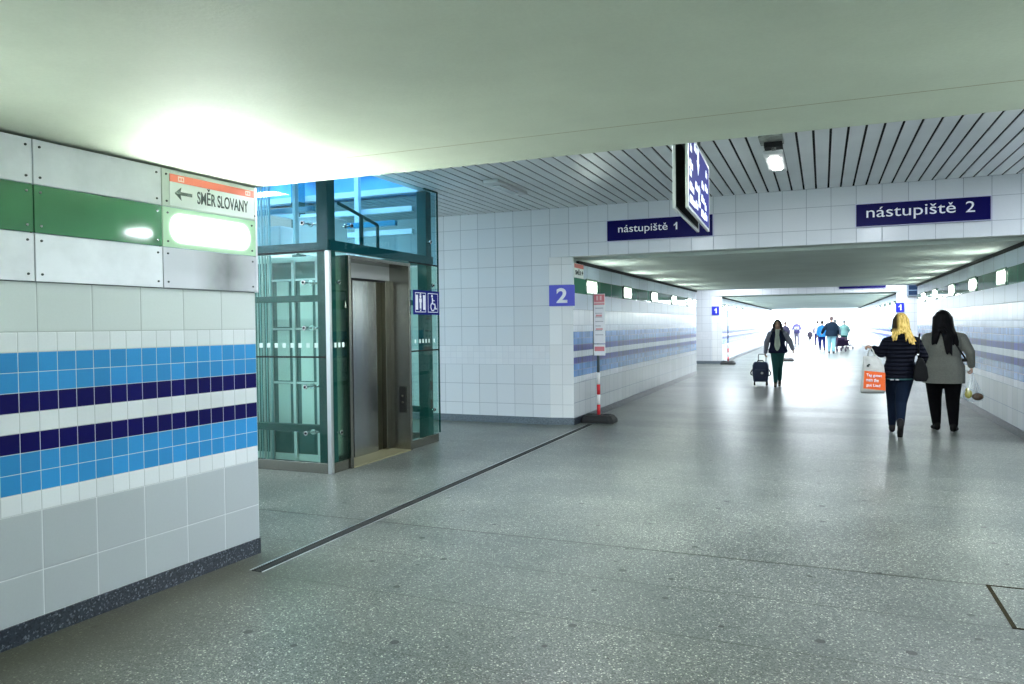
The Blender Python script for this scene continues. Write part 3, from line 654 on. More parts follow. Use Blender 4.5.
def number_sign(label, loc, rotz, w_, h_, mat, num, nw, nh):
    o = thing('number_sign', label, 'sign', loc, rotz)
    mb = MB(); mb.box((0, -.012, 0), (w_, 0, h_)); build('sign_board', mb, mat, o, bevel=.002, seg=1)
    lettering(num, nw, 'letter', o, ((w_-nw)/2, -.0125, (h_-nh)/2), height=nh, bold=.03, name='number'); return o
ang = math.atan2(YC-Y1, .37)
number_sign('violet blue sign with a white 2 on the passage corner', (-3.915, Y1-.004, 1.84), ang, .40, .325, 'violet', '2', .17, .23)
number_sign('small blue sign with a white 1 on the left distant pillar', (-3.92, 29.48, 1.87), .16, .27, .33, 'blue1', '1', .09, .20)
number_sign('small blue sign with a white 1 behind the blonde woman', (2.385, 29.54, 1.87), -.22, .26, .33, 'blue1', '1', .09, .20)
# dark framed screen on the right distant wall
o = thing('information_screen', 'small dark screen high on the right distant wall', 'screen', (2.72, 29.49, 2.42))
mb = MB(); mb.box((0, -.09, 0), (.48, 0, .42)); build('housing', mb, simple('grey_blue_housing', (.20, .26, .34), .4), o, bevel=.01)
mb = MB(); mb.box((.05, -.095, .04), (.45, -.09, .38)); mb.box((.05, -.097, .19), (.45, -.095, .215), 1); build('screen', mb, [simple('dark_screen', (.008, .03, .08), .2), simple('screen_line', (.2, .3, .42), .4)], o)
# direction sign at the start of the far left wall
o = thing('direction_sign', 'small white sign with red band and right arrow on far left wall', 'sign', (XL+.004, YC+.03, 2.283), PI/2)
mb = MB(); mb.box((0, -.012, 0), (.48, 0, .22)); build('sign_board', mb, 'signwhite', o)
mb = MB(); mb.box((.0, -.014, .15), (.48, -.012, .215)); build('colour_band', mb, simple('dull_red_band', (.62, .12, .10), .4), o)
mb = MB(); mb.prism([(.46, .085), (.40, .125), (.405, .097), (.37, .097), (.37, .073), (.405, .073), (.40, .045)], (0, -.013, 0), (1, 0, 0), (0, 0, 1), (0, -1, 0), .002); build('arrow', mb, 'signblack', o)
lettering('SMĚR', .30, 'signblack', o, (.045, -.0130, .045), height=.09, bold=.02)
# white metal edge of the light band
mb = MB(); mb.box((XL-.012, YC-.012, 1.80), (XL+.012, YC+.02, 2.52)); struct('trim_5', mb, 'white')

# ---------------------------------------------------------------- floor fittings
o = thing('drain', 'long dark slotted drain running along the passage floor', 'drain', (-3.33, 3.74, 0))
mb = MB(); L = 7.42
mb.box((-.056, 0, -.004), (-.043, L, .004)); mb.box((.043, 0, -.004), (.050, L, .004)); build('frame', mb, 'alu', o)
mb = MB(); mb.box((-.043, 0, -.002), (.043, L, .0012)); build('channel', mb, 'black', o)
mb = MB(); y = .01
while y < L-.01:
    mb.box((-.043, y, .0012), (.043, y+.007, .0035)); y += .021
mb.box((-.003, 0, .0014), (.003, L, .0038)); build('grate', mb, simple('dull_dark_steel', (.035, .037, .035), .6, spec=.2), o)
o = thing('floor_hatch', 'square floor hatch with dirty metal edge at the right of the picture', 'hatch', (.875, 4.387, 0))
mb = MB()
for a, b in (((0, 0, -.002), (.022, .675, .0030)), ((.66, 0, -.002), (.675, .675, .0030)), ((0, 0, -.002), (.675, .013, .0031)), ((0, .658, -.002), (.675, .675, .0031))): mb.box(a, b)
build('frame', mb, simple('rusty_dark_edge', (.022, .018, .008), .8, spec=.05, var=.4, vscale=20), o)
mb = MB(); mb.box((.016, .013, -.002), (.66, .663, .0015)); build('cover', mb, 'floor', o)

# ---------------------------------------------------------------- ceiling fittings of the first hall
def ceiling_light(label, x, y, lit):
    o = thing('ceiling_light', label, 'ceiling light', (x, y, ZH))
    mb = MB(); mb.box((-.10, -.5, -.045), (.10, .5, -.002)); build('housing', mb, simple('lamp_housing', (.62, .65, .66), .4), o, bevel=.008)
    mb = MB(); mb.box((-.052, -.32, -.062), (.052, .30, -.045)); build('diffuser', mb, emis('lit_diffuser', (1, 1, .97), 14) if lit else simple('unlit_diffuser', (.70, .74, .76), .2), o, bevel=.008)
    return o
ceiling_light('lit ceiling lamp under the slats above the passage header', -.475, 8.82, True)
ceiling_light('unlit ceiling lamp under the slats beside the elevator', -3.77, 8.95, False)
o = thing('ceiling_bracket', 'grey and black mounting box on the slats before the lit lamp', 'mounting box', (-.46, 7.86, ZH))
mb = MB(); mb.box((-.11, -.28, -.03), (.11, .10, -.001)); build('plate', mb, simple('scuffed_grey', (.25, .27, .25), .5, var=.5, vscale=14), o, bevel=.004)
mb = MB(); mb.box((-.07, -.06, -.085), (.10, .09, -.03)); build('camera_box', mb, 'black', o, bevel=.006)
mb = MB(); mb.cyl((.02, -.02, -.03), (.02, -.02, -.11), .02); build('stem', mb, 'steel', o)

# hanging display board (two faces back to back along the passage)
o = thing('departure_board', 'blue and white double-sided display board hanging edge-on from the ceiling', 'display board', (-.945, 5.29, 2.35), .040)
DL, DH = 1.47, .56
for sx, nm in ((-.022, 'left_case'), (.066, 'right_case')):
    mb = MB(); mb.box((sx, 0, 0), (sx+.022, .028, DH)); mb.box((sx, DL-.028, 0), (sx+.022, DL, DH)); mb.box((sx, .028, 0), (sx+.022, DL-.028, .022)); mb.box((sx, .028, DH-.022), (sx+.022, DL-.028, DH))
    build('frame', mb, 'alu', o, bevel=.003)
    mb = MB(); mb.box((sx+.004, .028, .022), (sx+.018, DL-.028, DH-.022)); build('back_plate', mb, 'black', o)
mb = MB(); mb.box((.084, .030, .024), (.0875, DL-.030, DH-.024)); sf = build('screen_face', mb, emis('lit_blue_screen', (.012, .014, .13), .25, .1), o)
mb = MB()
rnd = random.Random(3)
rows_ = [(.06, .05, .34), (.06, .14, .26), (.06, .24, .12), (.05, .30, .2), (.42, .06, .16), (.40, .2, .22), (.62, .10, .13), (.62, .2, .10), (.80, .05, .3), (.82, .17, .22), (.84, .28, .18), (1.06, .06, .2), (1.08, .14, .12), (1.10, .30, .2), (.10, .42, .1), (.34, .47, .16), (1.15, .42, .12)]
for y, z, l in rows_:
    mb.box((.0877, y, z), (.090, y+l, z+.045)); mb.box((.0877, y+.02, z+.045), (.090, y+l*.55, z+.06))
# arrow and big numeral shapes
mb.prism([(0, 0), (.09, .10), (.05, .10), (.05, .2), (-.05, .2), (-.05, .10), (-.09, .10)], (.0877, .60, .33), (0, 1, 0), (0, 0, 1), (1, 0, 0), .002)
build('display_marks', mb, emis('lit_white_marks', (.80, .85, 1), .22), sf)
t6 = lettering('6', .10, 'letter', sf, (.0877, .60, .11), rotz=PI/2, height=.16, bold=.03, name='number')
mb = MB()
for y in (.3, 1.16):
    mb.box((.023, y-.03, DH-.02), (.047, y+.03, ZH-2.34-.001))
mb.box((.0, .2, DH-.05), (.07, 1.26, DH-.02)); build('hanger', mb, simple('dark_hanger', (.04, .05, .05), .5), o)

# ---------------------------------------------------------------- glass elevator
EX, EY0, EY1, EXB = -4.78, 6.53, 8.92, -7.0
el = thing('elevator', 'glass and steel elevator shaft with teal frame beside the passage', 'elevator', (EX, EY0, 0))
def E(x, y, z): return (x-EX, y-EY0, z)
def ebox(name, a, b, mat, bevel=0, parent=None):
    mb = MB(); mb.box(E(*a), E(*b)); return build(name, mb, mat, parent or el, bevel=bevel)
ebox('plinth', (EX, EY0, 0), (EX-.05, 6.86, .11), 'steel', .004); ebox('plinth', (EX, 8.185, 0), (EX-.05, EY1, .11), 'steel', .004)
ebox('plinth', (EX-.05, EY0, 0), (EXB, EY0+.05, .11), 'steel', .004); ebox('plinth', (EX-.05, EY1-.05, 0), (EXB, EY1, .11), 'steel', .004)
# corner angle
mb = MB(); mb.box(E(EX+.012, EY0-.012, 0), E(EX-.038, EY0, 2.355)); mb.box(E(EX+.012, EY0, 0), E(EX, EY0+.03, 2.355)); build('corner_angle', mb, 'alu', el, bevel=.002)
# main posts
for nm, x, y, m_ in (('post', -4.90, 6.655, 'teal'), ('post', -4.885, 8.77, 'teal'), ('post', -6.9, 6.70, 'teal'), ('post', -6.9, 8.74, 'teal')):
    ebox('post', (x-.07, y-.07, .0), (x+.07, y+.07, ZH-.02), 'teal', .006)
    ebox('post_extension', (x-.07, y-.07, ZH-.02), (x+.07, y+.07, 6.5), 'tealblue', .006) if x < -5.1 else None  # sky light on the upper posts put in as bluer paint
# beams
ebox('beam', (-4.86, 6.60, 2.365), (-4.80, 8.86, 2.475), 'teal', .004)
for z, h_, m_ in ((1.83, .07, 'teal'), (.41, .08, 'teal'), (2.365, .10, 'teal')):
    ebox('beam', (-6.9, 6.66, z), (-4.93, 6.73, z+h_), m_, .004); ebox('beam', (-6.9, 8.69, z), (-4.93, 8.77, z+h_), m_, .004)
    ebox('beam', (-6.94, 6.7, z), (-6.86, 8.74, z+h_), m_, .004)
for z, m_ in ((2.78, 'lightframe'), (3.08, 'lightframe')):
    ebox('beam', (-6.9, 8.69, z), (-5.02, 8.76, z+.07), m_, .004)
    ebox('beam', (-6.9, 6.66, z), (-6.1, 6.73, z+.06), m_, .004); ebox('beam', (-6.94, 6.7, z), (-6.86, 8.74, z+.07), m_, .004)
# glass panes
def pane(a, b, mat='glass'):
    mb = MB(); mb.box(E(*a), E(*b)); return build('glass_pane', mb, mat, el)
gx0, gx1 = EX-.012, EX
ZP = [(.115, 1.230), (1.238, 2.352), (2.368, 3.34)]
for i, (z0, z1) in enumerate(ZP):
    mt = 'glass' if i < 2 else 'glass_daylit'
    if i < 2:
        pane((gx0, EY0+.032, z0), (gx1, 6.845, z1), mt); pane((gx0, 8.20, z0), (gx1, EY1+.03, z1), mt)
    else:
        pane((gx0, EY0+.004, z0), (gx1, EY1+.03, z1), mt)
    pane((EXB, EY0, z0), (EX-.014 if i == 2 else EX-.040, EY0+.012, z1), mt)
    pane((EXB, EY1-.012, z0), (EX-.014, EY1, z1), mt)
for z in (1.232, 2.354): # joint profiles
    ebox('joint_profile', (EXB, EY0-.004, z-.006), (EX-.040, EY0+.014, z+.012), 'black')
    ebox('joint_profile', (gx0-.002, 8.20, z-.006), (gx1+.004, EY1+.03, z+.012), 'black')
ebox('edge_profile', (gx0-.002, EY1+.028, .115), (gx1+.006, EY1+.042, 3.34), 'teal')
ebox('top_profile', (gx0-.004, 8.6, 3.33), (gx1+.006, EY1+.04, 3.348), 'teal')
# spider fittings
def fitting(x, y, z, face):
    mb = MB()
    if face == 'left':
        mb.cyl(E(x, EY0-.014, z), E(x, EY0, z), .024, .026, 16); mb.cyl(E(x, EY0, z), E(x, EY0+.13, z), .009, .009, 8); mb.cyl(E(x+.01, EY0+.10, z), E(x+.01, EY0+.125, z), .03, .03, 14)
        mb.tube([E(x, EY0+.12, z), E(x+.09, EY0+.15, z)], .013, 8)
    else:
        mb.cyl(E(EX+.014, y, z), E(EX, y, z), .024, .026, 16); mb.cyl(E(EX, y, z), E(EX-.12, y, z), .009, .009, 8); mb.cyl(E(EX-.06, y, z), E(EX-.085, y, z), .026, .026, 14)
    f_ = build('glass_fitting', mb, 'chrome', el)
    mb = MB()
    if face == 'left': mb.cyl(E(x, EY0-.020, z), E(x, EY0-.0145, z), .013, .013, 12)
    else: mb.cyl(E(EX+.020, y, z), E(EX+.0145, y, z), .013, .013, 12)
    build('bolt_cap', mb, 'black', f_)
for z in (2.66, 2.03, 1.545, .915, .42): fitting(-5.10, 0, z, 'left'); fitting(-6.75, 0, z, 'left')
for z in (2.66,): fitting(0, 6.95, z, 'front')
for z in (2.03, .42): fitting(0, 6.70, z, 'front')
for z in (2.09, .44): fitting(0, 8.80, z, 'front')
fitting(0, 8.74, 2.66, 'front')
# white manifestation squares on the glass
mb = MB()
for k in range(14):
    x = -4.93-.105*k; mb.box(E(x, EY0-.0015, 1.335), E(x-.045, EY0-.0002, 1.385))
for y in (6.61, 6.68, 6.75, 8.30, 8.42, 8.50, 8.58, 8.66, 8.80): mb.box(E(EX+.0002, y, 1.335), E(EX+.0015, y+.035, 1.385))
build('warning_squares', mb, simple('frosted_white', (.72, .86, .82), .5), el)
ebox('inner_panel', (-4.975, 6.725, .12), (-4.985, 6.98, 2.34), simple('pale_green_board', (.70, .95, .76), .3))
# door portal
DX = EX+.022; RX = EX-.27
df = MB()
df.box(E(DX, 6.86, 0), E(RX, 6.905, 2.335)); df.box(E(DX, 8.14, 0), E(RX, 8.185, 2.335)); df.box(E(DX, 6.905, 2.295), E(RX, 8.14, 2.335))
dfo = build('door_frame', df, 'steel', el, bevel=.003)
ebox('door_header', (RX+.01, 6.905, 2.125), (RX-.03, 8.14, 2.295), simple('satin_header', (.36, .38, .38), .4, metal=.4))
ebox('door_jamb', (RX+.01, 8.045, 0), (RX-.06, 8.14, 2.125), 'steel', .003)
ebox('door_jamb', (RX+.01, 6.905, 0), (RX-.06, 7.14, 2.125), 'steel', .003)
ebox('door_leaf', (RX-.035, 7.40, .012), (RX-.06, 7.905, 2.10), 'steel_door', .002); ebox('door_leaf', (RX-.065, 7.14, .012), (RX-.09, 7.42, 2.10), 'black', .002); ebox('door_track', (RX-.01, 7.14, 2.100), (RX-.09, 8.045, 2.126), 'black')
ebox('door_leaf', (RX-.065, 7.88, .012), (RX-.09, 8.06, 2.10), 'steel_dark', .002)
ebox('door_sill', (DX, 6.905, .0), (RX-.10, 8.14, .012), simple('worn_sill', (.30, .28, .16), .45, metal=.5))
bp_ = ebox('button_panel', (EX-.035, 8.14, .47), (EX-.135, 8.130, .80), simple('dark_button_panel', (.012, .012, .012), .25), .003)
mb = MB()
for z in (.60, .68): mb.cyl(E(EX-.085, 8.130, z), E(EX-.085, 8.124, z), .013, .011, 14)
build('button', mb, 'steel_dark', bp_)
# cabin and shaft equipment
cabm = simple('pale_cabin_panel', (.80, .86, .83), .4); grm = simple('grey_green_panel', (.05, .14, .13), .4)
CX0, CX1, CY0, CY1 = -6.62, -5.22, 7.0, 8.45
cab = MB(); cab.box(E(CX0, CY0, .02), E(CX1, CY1, .10)); cab.box(E(CX0, CY0, 2.30), E(CX1, CY1, 2.36)); cab.box(E(CX0, CY0+.02, .1), E(CX0+.03, CY1, 2.3)); cab.box(E(CX0+.03, CY1-.03, .1), E(CX1, CY1, 2.3))
build('cabin', cab, cabm, el)
for x in (-5.93, -5.60, -5.27):
    ebox('cabin_post', (x-.02, CY0-.03, .05), (x+.02, CY0+.0, 2.32), 'white', .003)
for a, b in ((-5.91, -5.62), (-5.58, -5.29)):
    for z0, z1 in ((.12, .40), (.44, .90), (.94, 1.52), (1.56, 2.08)):
        ebox('cabin_panel', (a+.065, CY0-.010, z0), (b-.055, CY0-.004, z1), cabm if z0 > .3 else grm)
        ebox('cabin_rail', (a, CY0-.026, z1+.005), (b, CY0-.004, z1+.028), 'white')
ebox('cabin_side', (-6.62, CY0-.004, .1), (-5.22, CY0, 2.3), grm)
for k, x in enumerate((-5.80, -5.835, -5.87, -5.91, -5.95, -5.99, -6.04, -6.10)):
    mb = MB(); mb.cyl(E(x, 6.83, .05), E(x, 6.83, 6.4), .008 if k % 3 else .013, n=10); build('cable', mb, 'white' if k % 2 else 'lightframe', el)
ebox('guide_rail', (-5.86, 8.60, .0), (-5.79, 8.66, 6.4), 'lightframe', .004)
ebox('guide_rail', (-5.45, 6.80, 2.4), (-5.41, 6.86, 6.4), 'lightframe', .004)
ebox('machine_box', (-6.35, 6.95, 2.42), (-5.75, 7.25, 2.72), 'white', .01); ebox('machine_box', (-5.70, 7.2, 2.42), (-5.35, 7.7, 2.85), cabm, .01)
ebox('cabin_beam', (-6.6, 6.96, 2.86), (-5.3, 7.02, 2.92), 'tealblue', .004); ebox('cabin_beam', (-6.6, 8.4, 2.86), (-5.1, 8.46, 2.93), 'tealblue', .004)
mb = MB(); mb.tube([E(-5.05, 7.1, 2.95), E(-5.05, 7.9, 2.80)], .02, 8); mb.tube([E(-5.05, 7.9, 2.80), E(-5.05, 7.9, 2.48)], .02, 8); mb.tube([E(-5.05, 7.55, 2.86), E(-5.05, 7.55, 2.48)], .025, 8)
build('door_drive', mb, 'teal', el)
# lift sign with pictograms
o = thing('elevator_sign', 'blue pictogram sign with lift and wheelchair symbols on the elevator glass', 'sign', (EX+.040, 8.20, 1.70), PI/2)
mb = MB(); mb.box((0, -.008, 0), (.69, 0, .31)); build('sign_board', mb, simple('deep_blue_enamel', (.003, .008, .17), .4, spec=.1), o, bevel=.002, seg=1)
for x0 in (.045, .375):
    mb = MB(); w_, h_ = .27, .25; t = .008
    for a, b in (((x0, .03), (x0+w_, .03+t)), ((x0, .03+h_-t), (x0+w_, .03+h_)), ((x0, .03), (x0+t, .03+h_)), ((x0+w_-t, .03), (x0+w_, .03+h_))): mb.box((a[0], -.0095, a[1]), (b[0], -.008, b[1]))
    build('symbol_border', mb, 'letter', o)
mb = MB(); X = (1, 0, 0); Zv = (0, 0, 1); N = (0, -1, 0)
def pr(poly, ox, oz): mb.prism(poly, (ox, -.0082, oz), X, Zv, N, .0016)
pr([(0, 0), (.055, 0), (.055, .19), (0, .19)], .06, .06); pr([(0, 0), (.055, 0), (.055, .19), (0, .19)], .245, .06)
pr([(-.02, 0), (.02, 0), (.02, .08), (.03, .08), (.03, .13), (-.03, .13), (-.03, .08), (-.02, .08)], .18, .075)
pr([(.022*math.cos(a*PI/6), .022*math.sin(a*PI/6)) for a in range(12)], .18, .228)
pr([(0, 0), (.025, .02), (-.025, .02)][::-1], .18, .043); pr([(0, 0), (.025, -.018), (-.025, -.018)], .18, .272)
build('lift_symbol', mb, 'letter', o)
mb = MB(); cx, cz = .50, .105
ring = [(cx+.052*math.cos(t), cz+.052*math.sin(t)) for t in [PI*.65+PI*1.35*k/16 for k in range(17)]]
mb.tube([(a, -.009, b) for a, b in ring], .008, 6)
pr([(.02*math.cos(a*PI/6), .02*math.sin(a*PI/6)) for a in range(12)], .485, .245)
mb.tube([(.488, -.009, .222), (.494, -.009, .145), (.55, -.009, .14), (.575, -.009, .075), (.60, -.009, .08)], .010, 6)
mb.tube([(.49, -.009, .19), (.545, -.009, .185)], .008, 6)
build('wheelchair_symbol', mb, 'letter', o)

# ---------------------------------------------------------------- barrier stands
def rubber_base(parent):
    mb = MB()
    def ring(sx, sy, z): return [(sx-.06, -sy), (sx, -sy+.05), (sx, sy-.05), (sx-.06, sy), (-sx+.06, sy), (-sx, sy-.05), (-sx, -sy+.05), (-sx+.06, -sy)], z
    lv = [ring(.27, .19, 0), ring(.27, .19, .05), ring(.22, .15, .115), ring(.19, .12, .12)]
    R = [[mb.bm.verts.new((x, y, z)) for x, y in pts] for pts, z in lv]
    for a, b in zip(R[:-1], R[1:]):
        for i in range(8): mb.bm.faces.new((a[i], a[(i+1) % 8], b[(i+1) % 8], b[i]))
    mb.bm.faces.new(R[0][::-1]); mb.bm.faces.new(R[-1])
    for x in (-.14, .14): mb.box((x-.05, -.06, .119), (x+.05, .06, .132))
    return build('rubber_base', mb, 'rubber', parent, bevel=.008)
redm = simple('barrier_red', (.60, .015, .025), .4); whm = simple('barrier_white', (.82, .82, .82), .4)
def stand(label, loc, rotz=0, board=True, top=2.03):
    o = thing('sign_stand', label, 'sign stand', loc, rotz)
    rubber_base(o)
    mb = MB(); zs = [.12, .28, .44, .60, .79]
    for k in range(4): mb.cyl((0, 0, zs[k]), (0, 0, zs[k+1]), .027, n=16, mi=(k % 2))
    build('striped_pole', mb, [redm, whm], o)
    mb = MB(); mb.cyl((0, 0, .79), (0, 0, top), .022, n=14); build('pole', mb, simple('dark_grey_post', (.09, .12, .13), .5), o)
    if board:
        mb = MB(); mb.box((-.055, -.045, 1.25), (.125, -.03, 2.03)); build('notice_board', mb, simple('notice_paper', (.88, .88, .92), .5), o)
        mb = MB(); mb.box((-.050, -.047, 1.86), (.122, -.045, 2.022)); build('red_heading', mb, simple('faded_red_print', (.72, .22, .26), .5), o)
        mb = MB()
        for z in (1.80, 1.72, 1.66, 1.59, 1.52, 1.45, 1.38): mb.box((-.03, -.0465, z), (.10-.02*(int(z*100) % 3), -.045, z+.012))
        build('print_lines', mb, simple('grey_print', (.45, .45, .5), .6), o)
        mb = MB(); mb.box((-.02, -.0470, 1.675), (.08, -.0466, 1.705)); mb.box((-.02, -.0470, 1.465), (.09, -.0466, 1.49)); build('pink_print', mb, simple('pink_print', (.75, .35, .38), .6), o)
        mb = MB(); mb.box((-.052, -.0484, 1.88), (.12, -.047, 1.905)); mb.box((-.01, -.0484, 1.93), (.02, -.047, 2.0)); mb.box((.045, -.0484, 1.93), (.075, -.047, 2.0)); build('heading_marks', mb, simple('light_print', (.85, .6, .62), .5), o)
        mb = MB(); mb.box((-.055, -.048, 1.06), (.125, -.033, 1.235)); mb.box((-.045, -.050, 1.13), (.115, -.048, 1.20), 1); build('lower_notice', mb, [simple('notice_paper_low', (.88, .88, .92), .5), simple('faded_red_print_low', (.72, .22, .26), .5)], o)
        mb = MB(); mb.box((-.066, -.05, 1.06), (-.055, .0, 2.05)); build('board_edge', mb, simple('dark_edge', (.03, .05, .05), .5), o)
    return o
stand('red and white striped sign stand with notices beside the passage corner', (-3.285, 11.48, 0))
stand('distant thin striped stand beside the left distant pillar', (-3.30, 29.25, 0), board=False, top=2.1)
o = thing('rubber_sign_base', 'dark rubber base lying on the floor behind the suitcase woman', 'sign base', (-1.33, 32.0, 0)); rubber_base(o)

# ---------------------------------------------------------------- people
def loft(mb, rings, n=20):
    """closed body through elliptical rings (cx, cy, z, rx, ry)"""
    R = []
    for cx, cy, z, rx, ry in rings:
        R.append([mb.bm.verts.new((cx+rx*math.cos(2*PI*i/n), cy+ry*math.sin(2*PI*i/n), z)) for i in range(n)])
    for a, b in zip(R[:-1], R[1:]):
        for i in range(n): mb.bm.faces.new((a[i], a[(i+1) % n], b[(i+1) % n], b[i]))
    mb.bm.faces.new(R[0][::-1]); mb.bm.faces.new(R[-1])
def cap(mb, a, b, ra, rb, n=12):
    """rounded tapering limb"""
    a, b = Vector(a), Vector(b); d, x, y = mb.frame(a, b); L = (b-a).length; rows = []
    for k in range(1, 4): t = PI/2*k/4; rows.append((-math.cos(t)*ra, math.sin(t)*ra))
    rows += [(0, ra), (L*.5, (ra+rb)/2), (L, rb)]
    for k in range(3, 0, -1): t = PI/2*k/4; rows.append((L+math.cos(t)*rb, math.sin(t)*rb))
    R = [[mb.bm.verts.new(a+d*o+(x*math.cos(2*PI*i/n)+y*math.sin(2*PI*i/n))*r) for i in range(n)] for o, r in rows]
    for p, q in zip(R[:-1], R[1:]):
        for i in range(n): mb.bm.faces.new((p[i], p[(i+1) % n], q[(i+1) % n], q[i]))
    s = mb.bm.verts.new(a-d*ra); e = mb.bm.verts.new(b+d*rb)
    for i in range(n): mb.bm.faces.new((s, R[0][(i+1) % n], R[0][i])); mb.bm.faces.new((e, R[-1][i], R[-1][(i+1) % n]))
def limb(mb, pts, rs, n=12):
    for i in range(len(pts)-1): cap(mb, pts[i], pts[i+1], rs[i], rs[i+1], n)
def fuse(name, mb, mats, parent, vox=.012, smooth=4, cut=None):
    """one continuous skin over all overlapping pieces"""
    bmesh.ops.recalc_face_normals(mb.bm, faces=mb.bm.faces)
    me = bpy.data.meshes.new(name); mb.bm.to_mesh(me); mb.bm.free()
    t = bpy.data.objects.new(name, me); C.objects.link(t)
    r = t.modifiers.new('r', 'REMESH'); r.mode = 'VOXEL'; r.voxel_size = vox; r.use_smooth_shade = True
    if smooth: s = t.modifiers.new('s', 'SMOOTH'); s.iterations = smooth; s.factor = .5
    dg = bpy.context.evaluated_depsgraph_get(); dg.update()
    m2 = bpy.data.meshes.new_from_object(t.evaluated_get(dg)); bpy.data.objects.remove(t)
    bm = bmesh.new(); bm.from_mesh(m2)
    for co, no in (cut or []):
        g = bmesh.ops.bisect_plane(bm, geom=bm.verts[:]+bm.edges[:]+bm.faces[:], plane_co=co, plane_no=no, clear_outer=True)
        ed = [e for e in g['geom_cut'] if isinstance(e, bmesh.types.BMEdge)]
        bmesh.ops.holes_fill(bm, edges=ed, sides=0)
    for f in bm.faces: f.smooth = True
    bm.to_mesh(m2); bm.free()
    m2.materials.clear()
    m2.materials.append(MT[mats] if isinstance(mats, str) else mats)
    o = bpy.data.objects.new(name, m2); link(o, parent); return o
def fabric(name, col, rough=.85, bump=.15, scale=180, bands=None, var=.12):
    m, nt, b = newmat(name); tc = nt.nodes.new('ShaderNodeTexCoord')
    n = nt.nodes.new('ShaderNodeTexNoise'); n.inputs['Scale'].default_value = scale; n.inputs['Detail'].default_value = 3; nt.links.new(tc.outputs['Object'], n.inputs['Vector'])
    nt.links.new(mixc(nt, n.outputs['Fac'], tuple(c*(1+var) for c in col), tuple(c*(1-var*2) for c in col)), b.inputs['Base Color'])
    b.inputs['Roughness'].default_value = rough; b.inputs['Specular IOR Level'].default_value = .12
    bp = nt.nodes.new('ShaderNodeBump'); bp.inputs['Strength'].default_value = bump if not bands else .9; bp.inputs['Distance'].default_value = .004 if not bands else .02
    if bands:
        s = nt.nodes.new('ShaderNodeSeparateXYZ'); nt.links.new(tc.outputs['Object'], s.inputs[0])
        nt.links.new(M_(nt, 'ABSOLUTE', M_(nt, 'SINE', M_(nt, 'MULTIPLY', s.outputs[2], PI/bands))), bp.inputs['Height'])
    else: nt.links.new(n.outputs['Fac'], bp.inputs['Height'])
    nt.links.new(bp.outputs['Normal'], b.inputs['Normal']); return m
def hairmat(name, c1, c2, split=None):
    m, nt, b = newmat(name); tc = nt.nodes.new('ShaderNodeTexCoord'); mp = nt.nodes.new('ShaderNodeMapping'); mp.inputs['Scale'].default_value = (28, 28, 1.6)
    nt.links.new(tc.outputs['Object'], mp.inputs[0]); n = nt.nodes.new('ShaderNodeTexNoise'); n.inputs['Scale'].default_value = 1.8; n.inputs['Detail'].default_value = 4; nt.links.new(mp.outputs[0], n.inputs['Vector'])
    r = nt.nodes.new('ShaderNodeMapRange'); nt.links.new(n.outputs['Fac'], r.inputs[0]); r.inputs[1].default_value = .38; r.inputs[2].default_value = .62
    c = mixc(nt, r.outputs[0], c1, c2)
    if split is not None:      # darker at one side of the crown
        s = nt.nodes.new('ShaderNodeSeparateXYZ'); nt.links.new(tc.outputs['Object'], s.inputs[0])
        a = nt.nodes.new('ShaderNodeMapRange'); nt.links.new(M_(nt, 'ADD', s.outputs[0], M_(nt, 'MULTIPLY', n.outputs['Fac'], .03)), a.inputs[0]); a.inputs[1].default_value = split[0]+.02; a.inputs[2].default_value = split[0]-.015
        z = nt.nodes.new('ShaderNodeMapRange'); nt.links.new(s.outputs[2], z.inputs[0]); z.inputs[1].default_value = split[1]-.06; z.inputs[2].default_value = split[1]
        c = mixc(nt, M_(nt, 'MULTIPLY', a.outputs[0], z.outputs[0]), c, (.03, .02, .012))
    nt.links.new(c, b.inputs['Base Color']); b.inputs['Roughness'].default_value = .6; b.inputs['Specular IOR Level'].default_value = .12
    bp = nt.nodes.new('ShaderNodeBump'); bp.inputs['Strength'].default_value = .6; bp.inputs['Distance'].default_value = .006
    nt.links.new(n.outputs['Fac'], bp.inputs['Height']); nt.links.new(bp.outputs['Normal'], b.inputs['Normal']); return m
SKIN = simple('skin', (.52, .32, .24), .5, var=.08, vscale=20)
EYE = simple('eye_dark', (.02, .015, .012), .2); LIP = simple('lips', (.36, .10, .09), .5)

def mid(a, b, t=.5): return Vector(a).lerp(Vector(b), t)
def hand(mb, wr, dirv, palm_n, s=1.0, curl=.9, side=1):
    """palm, four fingers of different length bent at the knuckles, thumb from the side of the palm"""
    d = Vector(dirv).normalized(); n_ = Vector(palm_n); n_ = (n_-d*n_.dot(d)).normalized(); u = d.cross(n_)*side
    wr = Vector(wr); pe = wr+d*.085*s
    for k in (-1, 0, 1): cap(mb, wr+u*.014*k*s, pe+u*.024*k*s, .017*s, .014*s, 8)
    for k, L in enumerate((.070, .080, .074, .058)):
        b0 = pe+u*(.030-.020*k)*s; a = curl
        p1 = b0+(d*math.cos(a*.6)+n_*math.sin(a*.6))*L*.45*s; p2 = p1+(d*math.cos(a*1.5)+n_*math.sin(a*1.5))*L*.32*s; p3 = p2+(d*math.cos(a*2.2)+n_*math.sin(a*2.2))*L*.25*s
        limb(mb, [b0, p1, p2, p3], [.0095*s, .009*s, .008*s, .007*s], 8)
    t0 = wr+d*.028*s+u*.026*s; t1 = t0+(d*.65+u*.6+n_*.3).normalized()*.038*s; t2 = t1+(d*.8+n_*.6).normalized()*.032*s
    limb(mb, [t0, t1, t2], [.013*s, .011*s, .009*s], 8)

